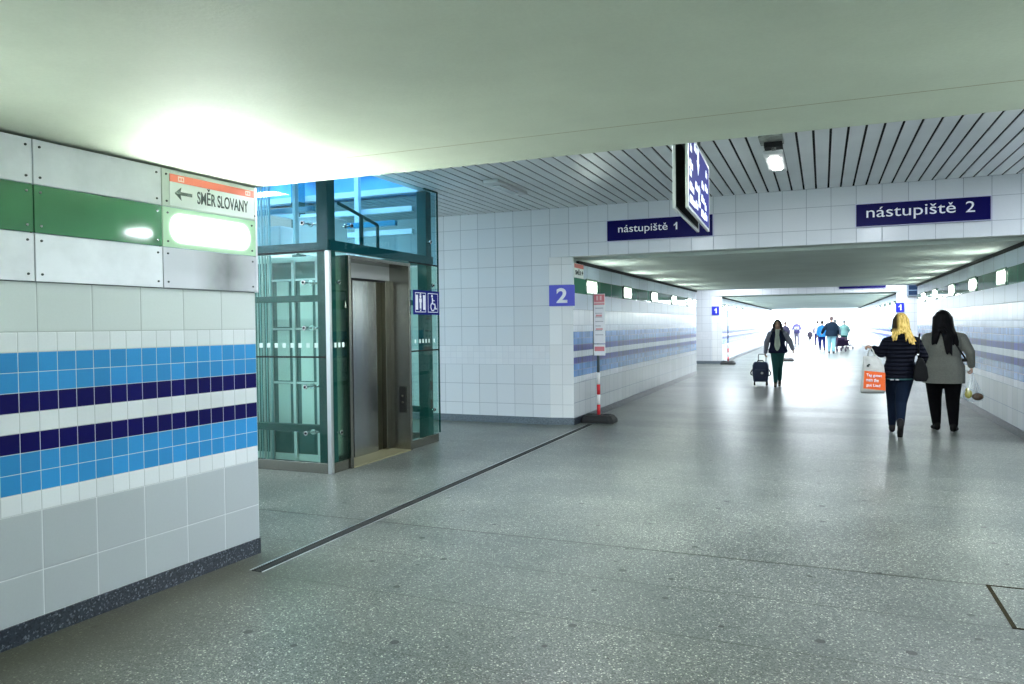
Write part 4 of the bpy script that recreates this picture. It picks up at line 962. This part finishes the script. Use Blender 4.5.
def person(label, loc, rotz, h, J, top, legs, shoes, hair=None, vox=.012, wf=1.0, hem=.46, topname='jacket', hairfn=None, skirt=0, headyaw=0, openc=None, inflate=.018, shorts=None, sleeves=True, bootz=0, thigh=1.0):
    """J: sl sr el er wl wr hl hr kl kr al ar  (left is -x, forward is +y), all metres"""
    o = thing('person', label, 'person', loc, rotz)
    HW, g = h*wf, inflate
    cx = (J['sl'][0]+J['sr'][0])/2; hx = (J['hl'][0]+J['hr'][0])/2; cy = J.get('lean', 0)
    hc = Vector(J.get('head', (cx, cy+.01, h*.93)))
    # one continuous body
    mb = MB()
    loft(mb, [(hx, 0, h*.46, .060*HW, .055*HW), (hx, 0, h*.50, .098*HW, .068*HW), (hx, 0, h*.54, .100*HW, .068*HW), ((hx+cx)/2, cy*.4, h*.61, .078*HW, .056*HW), (cx, cy*.8, h*.71, .090*HW, .064*HW),
              (cx, cy, h*.775, .098*HW, .060*HW), (cx, cy, h*.815, .062*HW, .046*HW), (cx, cy, h*.845, .038*h, .034*h)])
    cap(mb, (cx, cy, h*.82), hc-Vector((0, .008, h*.03)), .036*h, .031*h)
    mb.ell(hc+Vector((0, -.006*h, h*.008)), (.046*h, .056*h, .060*h)); mb.ell(hc+Vector((0, .018*h, -h*.030)), (.034*h, .034*h, .036*h))
    cap(mb, hc+Vector((0, .050*h, .004*h)), hc+Vector((0, .062*h, -.012*h)), .007*h, .009*h, 8)
    for s in (-1, 1): mb.ell(hc+Vector((s*.046*h, -.004*h, -.006*h)), (.006*h, .013*h, .019*h), 10, 6)
    for s, S, Ee, Wr, Hp, Kn, An in ((-1, 'sl', 'el', 'wl', 'hl', 'kl', 'al'), (1, 'sr', 'er', 'wr', 'hr', 'kr', 'ar')):
        limb(mb, [mid(J[S], (cx, cy, J[S][2]+.07), .45), J[S], J[Ee], J[Wr]], [.026*HW, .028*HW, .024*h, .016*h])
        limb(mb, [J[Hp], J[Kn], mid(J[Kn], J[An], .35), J[An]], [.052*HW, .032*HW, .031*HW, .020*h])
        a = Vector(J[An]); tl = J.get('tl' if s < 0 else 'tr', (0, 1, -.15)); t = Vector(tl).normalized()
        cap(mb, a-Vector((0, 0, .02*h)), a+t*.085*h-Vector((0, 0, .02*h)), .020*h, .016*h)
        hd = J.get('hdl' if s < 0 else 'hdr', Vector(J[Wr])-Vector(J[Ee])); pn = J.get('pnl' if s < 0 else 'pnr', (-s, 0, 0))
        if vox < .014: hand(mb, J[Wr], hd, pn, h/1.7, J.get('curl', .9), s)
        else: cap(mb, J[Wr], Vector(J[Wr])+Vector(hd).normalized()*.075*h, .022*h, .014*h, 8)
    body = fuse('body', mb, SKIN, o, min(vox, .02) if vox >= .014 else .0065, 2)
    mb = MB()
    for s in (-1, 1): mb.ell(hc+Vector((s*.018*h, .046*h, .008*h)), (.0075*h, .006*h, .005*h), 8, 6)
    build('eyes', mb, EYE, body)
    mb = MB(); mb.ell(hc+Vector((0, .050*h, -.029*h)), (.014*h, .007*h, .005*h), 8, 6); build('mouth', mb, LIP, body)
    # trousers
    mb = MB(); gz = .012
    loft(mb, [(hx, 0, h*.455, .070*HW, .06*HW), (hx, 0, h*.50, .100*HW+gz, .070*HW+gz), (hx, 0, h*.56, .094*HW+gz, .064*HW+gz), (hx, 0, h*.60, .080*HW+gz, .058*HW+gz)])
    for Hp, Kn, An, S in (('hl', 'kl', 'al', -1), ('hr', 'kr', 'ar', 1)):
        end = mid(J[Kn], J[An], shorts if shorts is not None else .93)
        if shorts is not None and shorts <= 0: end = mid(J[Hp], J[Kn], .9)
        limb(mb, [J[Hp], J[Kn]] + ([mid(J[Kn], J[An], .35), end] if not (shorts is not None and shorts <= 0) else []), [.054*HW*thigh+gz, .036*HW*(thigh*.5+.5)+gz, .034*HW+gz*.8, .024*HW+gz*.7])
    fuse('trousers', mb, legs, o, vox, 3)
    # shoes
    for An, S in (('al', -1), ('ar', 1)):
        a = Vector(J[An]); t = Vector(J.get('tl' if S < 0 else 'tr', (0, 1, -.15))).normalized()
        mb = MB(); low = -.034*h
        heel = a-t*.022*h+Vector((0, 0, low+.012*h)); toe = a+t*.105*h+Vector((0, 0, low+.008*h))
        cap(mb, heel, a+t*.05*h+Vector((0, 0, low+.014*h)), .024*h, .024*h); cap(mb, a+t*.04*h+Vector((0, 0, low+.012*h)), toe, .024*h, .018*h)
        cap(mb, heel+Vector((0, 0, .008*h)), a+Vector((0, 0, .01*h+bootz)), .025*h, .027*h)
        fuse('shoe', mb, shoes, o, min(vox, .014), 3)
    # upper garment
    mb = MB(); hz = h*hem; bx = .104*HW+g+skirt
    loft(mb, [(hx, -.005, hz-.05, bx, .076*HW+g+skirt*.6), (hx, -.005, hz+.02, bx, .076*HW+g+skirt*.6), (hx, 0, max(hz+.06, h*.54), .106*HW+g+skirt*.9, .074*HW+g+skirt*.5), ((hx+cx)/2, cy*.5, h*.62, .088*HW+g+skirt*.2, .062*HW+g), (cx, cy*.8, h*.71, .096*HW+g, .068*HW+g),
              (cx, cy, h*.775, .100*HW+g*.7, .064*HW+g*.8), (cx, cy, h*.815, .066*HW+g*.5, .050*HW+g*.6), (cx, cy, h*.852, .045*h, .042*h)])
    for S, Ee, Wr in (('sl', 'el', 'wl'), ('sr', 'er', 'wr')):
        if sleeves: limb(mb, [mid(J[S], (cx, cy, J[S][2]+.07), .45), J[S], J[Ee], mid(J[Ee], J[Wr], .93)], [.028*HW+g*.5, .032*HW+g*.6, .027*h+g*.8, .021*h+g*.6])
        else: limb(mb, [mid(J[S], (cx, cy, J[S][2]), .4), J[S], mid(J[S], J[Ee], .6)], [.034*HW+g*.6, .035*HW+g*.6, .030*h+g*.6])
    fuse(topname, mb, top, o, vox, 3, [((0, 0, hz), (0, 0, -1))])
    if hairfn: hairfn(o, hc, h)
    else:
        mb = MB(); mb.ell(hc+Vector((0, -.012*h, .016*h)), (.052*h, .060*h, .062*h)); fuse('hair', mb, hair, o, min(vox, .014), 1, [(hc+Vector((0, .030*h, -.012*h)), (0, .75, -.66))])
    return o

# --- woman walking away with the shopping bag
def blonde_hair(o, hc, h):
    mb = MB(); R = random.Random(4); mb.ell(hc+Vector((0, -.010*h, .014*h)), (.056*h, .064*h, .064*h))
    for k in range(34):
        a = PI+ (k/33)*PI; c0 = hc+Vector((math.cos(a)*.050*h, math.sin(a)*.050*h, .02*h))
        top_ = hc+Vector((math.cos(a)*.02, math.sin(a)*.03, .060*h))
        side = math.cos(a)
        endz = 1.30 if abs(side) < .45 else (1.25 if side > 0 else 1.30); endz += R.uniform(-.02, .03)
        if abs(side) < .45: endz = 1.385+R.uniform(-.02, .02)
        ex = hc.x+side*(.085+R.uniform(0, .05)) + (.035 if side > .5 else 0); ey = -.125-.06*abs(math.sin(a))
        limb(mb, [top_, c0, Vector((hc.x+side*.095, -.045-.085*abs(math.sin(a)), 1.43)), Vector((ex, ey, endz))], [.016, .020, .019, .007], 8)
    fuse('hair', mb, hairmat('blonde_hair', (.92, .66, .22), (.52, .32, .06), (-.03, 1.46)), o, .008, 1)
JB = dict(sl=(-.172, 0, 1.265), sr=(.180, 0, 1.270), el=(-.235, .02, 1.115), er=(.265, -.02, 1.08), wl=(-.325, .03, 1.175), wr=(.235, .10, .90),
          hl=(-.095, 0, .80), hr=(.050, 0, .80), kl=(-.088, .16, .47), kr=(-.005, -.05, .45), al=(-.085, .30, .085), ar=(-.025, -.24, .155), tr=(.02, .62, -.75), tl=(0, 1, .05), curl=1.3, pnl=(0, .3, -1), head=(0.0, .02, 1.535),
          hdl=(-.8, .05, .35))
pl = person('blonde woman in black quilted jacket walking away holding a white shopping bag', (.975, 11.34, 0), 0, 1.65, JB,
       fabric('black_quilted_nylon', (.004, .005, .012), .6, bands=.055), fabric('dark_blue_denim', (.005, .011, .026), .9), simple('dark_boot_leather', (.010, .009, .010), .6, var=.3, spec=.15),
       hairfn=blonde_hair, thigh=1.15, vox=.011, hem=.475, bootz=.05, inflate=.026)
# hood, lying on the back; belt line; headset cord at the ear
mb = MB(); mb.ell((0, -.085, 1.375), (.115, .055, .075)); mb.tube([(-.10, .03, 1.42), (-.09, -.06, 1.43), (0, -.10, 1.44), (.09, -.06, 1.43), (.10, .03, 1.42)], .030, 10); fuse('hood', mb, fabric('black_hood_nylon', (.008, .010, .020), .5), pl, .012, 3)
mb = MB(); mb.tube([(-.185, -.02, .775), (-.15, -.12, .772), (0, -.152, .77), (.10, -.12, .772), (.15, -.02, .775)], .010, 8)
build('shirt_hem', mb, fabric('teal_patterned_hem', (.035, .10, .11), .8), pl)
mb = MB()
for x in (-.12, -.055): mb.ell((x, -.150, .765), (.026, .008, .009), 10, 6)
build('belt_rivets', mb, simple('pale_rivets', (.5, .5, .55), .3), pl)
# --- dark-haired woman beside her
def black_hair(o, hc, h):
    mb = MB(); R = random.Random(9); mb.ell(hc+Vector((0, -.010*h, .010*h)), (.066*h, .066*h, .070*h))
    for k in range(36):
        a = PI+(k/35)*PI; side = math.cos(a)
        c0 = hc+Vector((side*.060*h, math.sin(a)*.054*h, .015*h)); t0 = hc+Vector((side*.02, math.sin(a)*.03, .066*h))
        m1 = Vector((hc.x+side*.115, -.035-.095*abs(math.sin(a)), 1.44))
        if side < -.55: e = Vector((hc.x+side*.15, -.135, 1.26+R.uniform(-.04, .03)))
        elif side < .05: e = Vector((hc.x+side*.08+.04, -.185, 1.10+R.uniform(-.03, .12) + (0.22 if side < -.3 else 0)))
        elif side < .6: e = Vector((hc.x+side*.12+.02, -.185, 1.08+R.uniform(-.02, .08)))
        else: e = Vector((hc.x+side*.17, -.15, 1.22+R.uniform(-.03, .04)))
        limb(mb, [t0, c0, m1, mid(m1, e, .45)+Vector((0, -.035, 0)), e], [.018, .024, .024, .020, .009], 8)
    fuse('hair', mb, hairmat('black_hair', (.002, .002, .003), (.006, .005, .007)), o, .009, 1)
JD = dict(sl=(-.195, 0, 1.300), sr=(.215, 0, 1.300), el=(-.262, -.02, 1.10), er=(.315, -.02, 1.11), wl=(-.245, .10, .90), wr=(.345, .06, .915),
          hl=(-.115, 0, .84), hr=(.115, 0, .84), kl=(-.095, .10, .46), kr=(.110, .0, .46), al=(-.075, .08, .085), ar=(.115, -.06, .085), curl=1.4, pnr=(-1, .2, 0), hdr=(.05, .05, -1), tl=(-.15, 1, -.05), tr=(.35, 1, -.05), head=(-.01, .02, 1.565))
pd = person('dark-haired woman in grey knitted cardigan walking away beside the tiled wall', (1.555, 11.93, 0), 0, 1.685, JD,
       fabric('grey_knit', (.21, .215, .19), .95, .6, 90, var=.25), fabric('black_leggings', (.002, .002, .003), .9), simple('black_shoe', (.003, .003, .003), .6, spec=.12),
       hairfn=black_hair, thigh=1.10, vox=.011, wf=1.20, hem=.405, skirt=.030, topname='cardigan', inflate=.022, bootz=.03)
mb = MB(); mb.tube([(.06, -.085, 1.42), (.13, -.145, 1.22), (.21, -.155, 1.08), (.262, -.12, .99)], .011, 8); build('shoulder_strap', mb, 'black', pd)
mb = MB(); mb.box((.20, -.165, .985), (.255, -.14, 1.03)); build('strap_buckle', mb, 'black', pd, bevel=.006)

# --- woman with the wheeled suitcase, coming towards us
def pull_hair(o, hc, h):
    mb = MB(); mb.ell(hc+Vector((0, -.016*h, .014*h)), (.058*h, .062*h, .062*h))
    for s in (-1, 1):
        for k in range(7):
            y = -.05+.014*k
            limb(mb, [hc+Vector((s*.03, y, .055*h)), hc+Vector((s*.088, y, .0)), hc+Vector((s*.100, y+.01, -.11)), hc+Vector((s*(.085-.004*k), y+.045, -.24+.01*k))], [.018, .024, .024, .010], 8)
    fuse('hair', mb, hairmat('dark_brown_hair', (.030, .025, .030), (.06, .05, .055)), o, .011, 1, [(hc+Vector((0, .045*h, .035*h)), (0, .80, .1))] if False else None)
JP = dict(sl=(-.165, 0, 1.265), sr=(.165, 0, 1.265), el=(-.285, -.03, 1.09), er=(.255, -.05, 1.07), wl=(-.345, .02, .905), wr=(.285, -.06, .815),
          hl=(-.07, 0, .83), hr=(.07, 0, .83), kl=(-.045, .02, .47), kr=(.045, .14, .46), al=(-.035, -.22, .12), ar=(.035, .20, .085), curl=1.3, tl=(0, .8, -.5), hdr=(.1, -.1, -1))
pp = person('woman in open navy jacket with grey sleeves pulling a dark suitcase', (-1.015, 19.35, 0), PI, 1.62, JP,
       fabric('navy_jacket', (.010, .015, .045), .7), fabric('dark_green_trousers', (.022, .095, .095), .8), simple('dark_olive_shoe', (.05, .045, .03), .5), hairfn=pull_hair, vox=.013, hem=.50, skirt=.02, inflate=.025)
mb = MB(); loft(mb, [(0, .06, .815, .02, .02), (0, .06, .82, .090, .095), (0, .06, .95, .085, .095), (0, .065, 1.15, .078, .095), (0, .06, 1.30, .055, .075), (0, .045, 1.385, .05, .055)]); fuse('shirt', mb, fabric('pale_grey_shirt', (.55, .62, .57), .9), pp, .013, 2)
for nm, S, Ee, Wr in (('sleeve', 'sl', 'el', 'wl'), ('sleeve', 'sr', 'er', 'wr')):
    mb = MB(); limb(mb, [JP[S], JP[Ee], mid(JP[Ee], JP[Wr], .95)], [.078, .066, .050]); fuse('sleeve', mb, fabric('grey_sleeve', (.30, .31, .40), .8), pp, .013, 2)
mb = MB()
for s in (-1, 1):
    loft(mb, [(s*.125, .045, .80 if s > 0 else .84, .075 if s > 0 else .12, .05), (s*.12, .06, 1.0, .06, .055), (s*.10, .065, 1.2, .05, .05), (s*.08, .05, 1.34, .04, .05)])
fuse('jacket_flap', mb, fabric('navy_flap', (.008, .012, .04), .7), pp, .013, 2)
mb = MB(); mb.tube([(-.11, .05, 1.30), (-.12, -.03, 1.38), (-.06, -.09, 1.42), (.06, -.09, 1.42), (.12, -.03, 1.38), (.11, .05, 1.30)], .036, 10); fuse('collar', mb, fabric('grey_scarf', (.10, .11, .15), .9), pp, .013, 2)

# suitcase
cs = thing('suitcase', 'dark wheeled suitcase with round badge pulled by the walking woman', 'suitcase', (-1.425, 19.55, 0))
csf = simple('dark_blue_case', (.012, .026, .085), .5, bump=.2, bscale=50)
mb = MB(); mb.prism([(-.165, .09), (.165, .09), (.19, .30), (.185, .50), (.145, .585), (-.145, .585), (-.185, .50), (-.19, .30)], (0, -.13, 0), (1, 0, 0), (0, 0, 1), (0, 1, 0), .26); build('case', mb, csf, cs, bevel=.03, seg=3)
mb = MB(); mb.prism([(-.135, .12), (.135, .12), (.15, .28), (.12, .40), (-.12, .40), (-.15, .28)], (0, -.175, 0), (1, 0, 0), (0, 0, 1), (0, 1, 0), .05); build('front_pocket', mb, csf, cs, bevel=.02, seg=3)
mb = MB(); mb.cyl((.045, -.177, .31), (.045, -.183, .31), .030, n=18); build('round_badge', mb, simple('silver_badge', (.6, .62, .68), .35), cs)
mb = MB(); mb.tube([(-.06, .10, .57), (-.06, .10, .745), (-.045, .10, .765), (.105, .10, .765), (.12, .10, .745), (.12, .10, .57)], .010, 8); build('telescopic_handle', mb, simple('handle_grey', (.06, .055, .07), .4), cs)
mb = MB(); mb.tube([(-.07, -.06, .582), (-.06, -.06, .615), (.06, -.06, .615), (.07, -.06, .582)], .012, 8); build('carry_handle', mb, 'black', cs)
for s in (-1, 1):
    mb = MB(); mb.tube([(s*.185, 0, .40), (s*.235, 0, .31), (s*.225, 0, .255), (s*.18, 0, .24)], .014, 8); build('side_strap', mb, 'black', cs)
    mb = MB(); mb.cyl((s*.15-.018, .06, .04), (s*.15+.018, .06, .04), .04, n=18); wh = build('wheel', mb, 'rubber', cs)
    mb = MB(); mb.box((s*.15-.012, .035, .04), (s*.15+.012, .085, .11)); build('wheel_bracket', mb, 'black', wh)
    mb = MB(); mb.cyl((s*.14, -.08, 0), (s*.14, -.08, .10), .016, n=12); build('foot', mb, 'rubber', cs)

# --- shopping bag, handbag, fruit bag
sb = thing('shopping_bag', 'white plastic shopping bag with orange block held by the blonde woman', 'bag', (.635, 11.24, 0))
bagm = simple('white_plastic_film', (.50, .50, .48), .35, bump=.9, bscale=14, var=.1, vscale=10)
mb = MB(); n = 28
def bagring(z, x0, x1, d, wob=0):
    pts = []
    for i in range(n):
        a = 2*PI*i/n; c, s_ = math.cos(a), math.sin(a); ex = .55
        x = (x0+x1)/2+(x1-x0)/2*math.copysign(abs(c)**ex, c); y = d*math.copysign(abs(s_)**ex, s_)+wob*math.sin(5*a)
        pts.append(mb.bm.verts.new((x, y, z)))
    return pts
RR = [bagring(.60, -.10, .10, .05), bagring(.575, -.155, .135, .065, .004), bagring(.62, -.165, .148, .075, .004), bagring(.78, -.145, .145, .085, .005), bagring(.93, -.135, .13, .075, .007), bagring(1.02, -.125, .09, .05, .008), bagring(1.065, -.13, .06, .03, .008), bagring(1.08, -.125, .045, .022, .006)]
for a, b in zip(RR[:-1], RR[1:]):
    for i in range(n):
        f = mb.bm.faces.new((a[i], a[(i+1) % n], b[(i+1) % n], b[i])); f.smooth = True
mb.bm.faces.new(RR[0][::-1]); mb.bm.faces.new(RR[-1]); build('bag_body', mb, bagm, sb)
mb = MB()
for y in (-.012, .012): mb.tube([(-.07, y, 1.07), (-.055, y, 1.14), (-.02, y, 1.185), (.0, y, 1.14), (.02, y, 1.07)], .009, 8)
build('bag_handle', mb, bagm, sb)
mb = MB(); mb.quad([(-.128, -.0865, .645), (.140, -.0865, .62), (.138, -.0935, .86), (-.115, -.0935, .885)]); op = mb
g_ = bmesh.ops.extrude_face_region(mb.bm, geom=mb.bm.faces[:]); bmesh.ops.translate(mb.bm, verts=[v for v in g_['geom'] if isinstance(v, bmesh.types.BMVert)], vec=(0, .012, 0))
ob = build('orange_print', mb, simple('orange_print', (.85, .13, .02), .45, var=.08, vscale=12), sb)
for k, (t_, w_, z) in enumerate((('Tag guten', .19, .80), ('mein the', .15, .74), ('gut Lied', .17, .665))):
    L_ = lettering(t_, w_, 'letter', sb, (-.095, -.0955+.0*k, z), height=.048, bold=.02); L_.rotation_euler = (math.radians(2), math.radians(4), 0)
mb = MB(); mb.box((-.085, -.088, .935), (-.06, -.079, .965)); mb.box((-.07, -.088, .955), (-.045, -.079, .975)); build('dark_mark', mb, 'signblack', sb)

hb = thing('handbag', 'black leather handbag hanging at the blonde woman\'s right hip', 'bag', (1.20, 11.20, 0))
lm = simple('black_leather', (.003, .003, .004), .5, spec=.15, bump=.3, bscale=30)
mb = MB(); mb.prism([(-.075, .75), (.06, .745), (.085, .80), (.07, .93), (.02, 1.06), (-.035, 1.06), (-.085, .92), (-.09, .80)], (0, -.05, 0), (1, 0, 0), (0, 0, 1), (0, 1, 0), .10); build('bag_body', mb, lm, hb, bevel=.022, seg=3)
mb = MB(); mb.tube([(-.03, 0, 1.04), (-.035, -.05, 1.18), (-.03, -.065, 1.30), (-.02, -.02, 1.375), (-.01, .05, 1.36)], .010, 8); build('strap', mb, lm, hb)
mb = MB(); mb.ell((-.045, -.085, 1.105), (.014, .006, .011), 12, 8); build('buckle', mb, simple('shiny_buckle', (.9, .9, .9), .1), hb)

fb = thing('plastic_bag', 'clear thin plastic bag with food hanging from the dark-haired woman\'s hand', 'bag', (1.915, 11.97, 0))
mb = MB(); n = 24; RR = []
for z, cx_, rx, ry in ((.43, .02, .05, .04), (.445, .02, .10, .06), (.49, .01, .125, .07), (.55, .0, .115, .06), (.62, .0, .085, .045), (.72, -.005, .04, .02), (.80, -.01, .014, .010), (.83, -.01, .010, .010)):
    RR.append([mb.bm.verts.new((cx_+rx*math.cos(2*PI*i/n)*(1+.06*math.sin(i*2.3)), ry*math.sin(2*PI*i/n)*(1+.1*math.sin(i*3.1)), z)) for i in range(n)])
for a, b in zip(RR[:-1], RR[1:]):
    for i in range(n): mb.bm.faces.new((a[i], a[(i+1) % n], b[(i+1) % n], b[i])).smooth = True
mb.bm.faces.new(RR[0][::-1]); mb.bm.faces.new(RR[-1]); build('bag_film', mb, glass('thin_plastic_film', (.93, .95, .96), 1.4, rough=.15), fb)
mb = MB()
for x in (-.05, .02, .06): mb.tube([(x, -.03, .56), (x*.5, -.015, .70), (-.008, 0, .83)], .003, 6)
build('bag_creases', mb, simple('film_crease', (.75, .76, .78), .3), fb)
def pear(name, label, cat, loc, rx, rz, m, neck=False):
    mb = MB(); mb.ell((0, 0, 0), (rx, rx*.9, rz), 18, 12)
    if neck: mb.ell((-.012, 0, rz*.85), (rx*.55, rx*.5, rz*.55), 14, 8)
    o = build(name, mb, m, None, loc=loc); tag(o, label, cat); return o
pear('yellow_fruit', 'yellow pear-shaped fruit in the clear plastic bag', 'fruit', (1.862, 11.97, .53), .046, .062, simple('yellow_peel', (.62, .55, .12), .45, var=.2, vscale=15), True)
pear('bread_roll', 'round brown bread roll in the clear plastic bag', 'bread', (1.972, 11.97, .495), .070, .050, simple('brown_crust', (.10, .055, .03), .6, var=.4, vscale=25))

# --- people far down the underpass
def far_pose(h, wl=(-.14, .12), wr=(.14, .12), step=.12, arms=None):
    J = dict(sl=(-.10*h, 0, .775*h), sr=(.10*h, 0, .775*h), el=(-.145*h, -.02, .64*h), er=(.145*h, -.02, .64*h), wl=(-.15*h, .05, .51*h), wr=(.15*h, .05, .51*h),
             hl=(-.052*h, 0, .50*h), hr=(.052*h, 0, .50*h), kl=(-.055*h, .06+step*.3, .28*h), kr=(.055*h, .03-step*.3, .28*h), al=(-.055*h, step, .05*h), ar=(.055*h, -step, .05*h))
    if arms: J.update(arms)
    return J
DK = hairmat('dark_hair', (.03, .025, .025), (.06, .05, .045)); GRY = hairmat('grey_hair', (.22, .24, .26), (.32, .33, .35))
def farp(label, x, y, rz, h, topc, legc, hair=DK, arms=None, step=.12, **k):
    return person(label, (x, y, 0), rz, h, far_pose(h, step=step, arms=arms), fabric('top_fabric', topc), fabric('leg_fabric', legc), simple('dark_shoes', (.03, .03, .04), .6), hair=hair, vox=.02, **k)
fd = {}
bigm = farp('broad man in dark jacket and light blue jeans walking away far off', .40, 40.0, 0, 1.83, (.006, .015, .03), (.22, .42, .50), simple('bare_scalp', (.10, .06, .06), .6), {'el': (-.34, .06, 1.20), 'wl': (-.42, .22, 1.02), 'wr': (.30, .12, .98)}, wf=1.22, hem=.47, inflate=.04)
farp('person in bright blue jacket and dark blue trousers left of the broad man', -.02, 44.5, .1, 1.63, (.04, .26, .62), (.010, .022, .14), DK, step=.14)
farp('person in striped pale shirt walking ahead of the bright blue jacket', -.33, 54.5, .15, 1.67, (.42, .38, .45), (.06, .06, .22), DK, step=.16)
farp('small child in dark top and thin dark legs beside the pale shirt', -.83, 60.5 if False else 57.5, 0, 1.05, (.12, .10, .14), (.08, .08, .10), DK, step=.14, wf=.85)
farp('man in violet jacket with white paper walking towards us far off', -1.62, 54.5, PI, 1.75, (.10, .09, .24), (.30, .28, .36), GRY, {'wl': (-.05, .24, 1.15), 'el': (-.28, .08, 1.10), 'wr': (.06, .24, 1.15), 'er': (.28, .08, 1.10)}, step=.14)
farp('person in dark clothes half hidden behind the woman with the suitcase', -2.12, 49.0, PI, 1.60, (.10, .09, .16), (.16, .15, .2), DK)
farp('grey-haired person partly hidden behind the broad man', .62, 44.5, 0, 1.70, (.12, .16, .22), (.10, .12, .16), GRY)
farp('person in pale green vest and dark teal shorts near the right of the group', 1.17, 48.0, 0, 1.66, (.22, .42, .40), (.015, .09, .11), GRY, {'er': (.27, .04, 1.10), 'wr': (.26, .16, .98)}, wf=1.15, hem=.46, inflate=.03, shorts=.3)
o = thing('paper', 'white sheet held in front by the violet jacketed man', 'paper', (-1.62, 54.235, 1.10)); mb = MB(); mb.box((-.14, -.004, -.02), (.14, .004, .16)); build('sheet', mb, 'white', o)
def pushchair(label, loc, rotz, s=1.0):
    o = thing('pushchair', label, 'pushchair', loc, rotz)
    dm = fabric('dark_plum_fabric', (.025, .015, .04)); fr_ = simple('dark_red_frame', (.10, .02, .05), .4)
    for x in (-.22, .22):
        for y in (-.28, .30):
            mb = MB(); mb.tube([(x*s, (y+.09*math.cos(a))*s, (.10+.09*math.sin(a))*s) for a in [2*PI*k/16 for k in range(16)]], .018*s, 6, closed=True)
            for k in range(4): a = PI*k/4; mb.tube([(x*s, (y+.08*math.cos(a))*s, (.10+.08*math.sin(a))*s), (x*s, (y-.08*math.cos(a))*s, (.10-.08*math.sin(a))*s)], .005*s, 5)
            build('wheel', mb, simple('wheel_dark', (.04, .02, .05), .5), o)
    mb = MB()
    for x in (-.21, .21): mb.tube([(x*s, .30*s, .10*s), (x*s, .0, .45*s), (x*s, -.42*s, .74*s)], .014*s, 6); mb.tube([(x*s, -.28*s, .10*s), (x*s, .12*s, .48*s)], .014*s, 6)
    mb.tube([(-.21*s, -.42*s, .74*s), (.21*s, -.42*s, .74*s)], .018*s, 6); mb.tube([(-.21*s, .0, .12*s), (.21*s, .0, .12*s)], .012*s, 6); build('frame', mb, fr_, o)
    mb = MB(); mb.prism([(-.22, .28), (.22, .26), (.24, .32), (-.12, .36), (-.24, .66), (-.30, .64)], (-.18*s, 0, 0), (0, s, 0), (0, 0, s), (1, 0, 0), .36*s); build('seat', mb, dm, o, bevel=.01)
    mb = MB(); mb.prism([(-.30, .60), (-.26, .70), (-.12, .74), (.0, .68), (.02, .62), (-.12, .66), (-.22, .62)], (-.19*s, 0, 0), (0, s, 0), (0, 0, s), (1, 0, 0), .38*s); build('hood', mb, dm, o, bevel=.01)
    return o
pushchair('dark pushchair beside the broad man far down the underpass', (.80, 43.0, 0), .35)
pushchair('low dark pushchair at the right edge of the distant group', (1.32, 46.5, 0), -.6, .75)
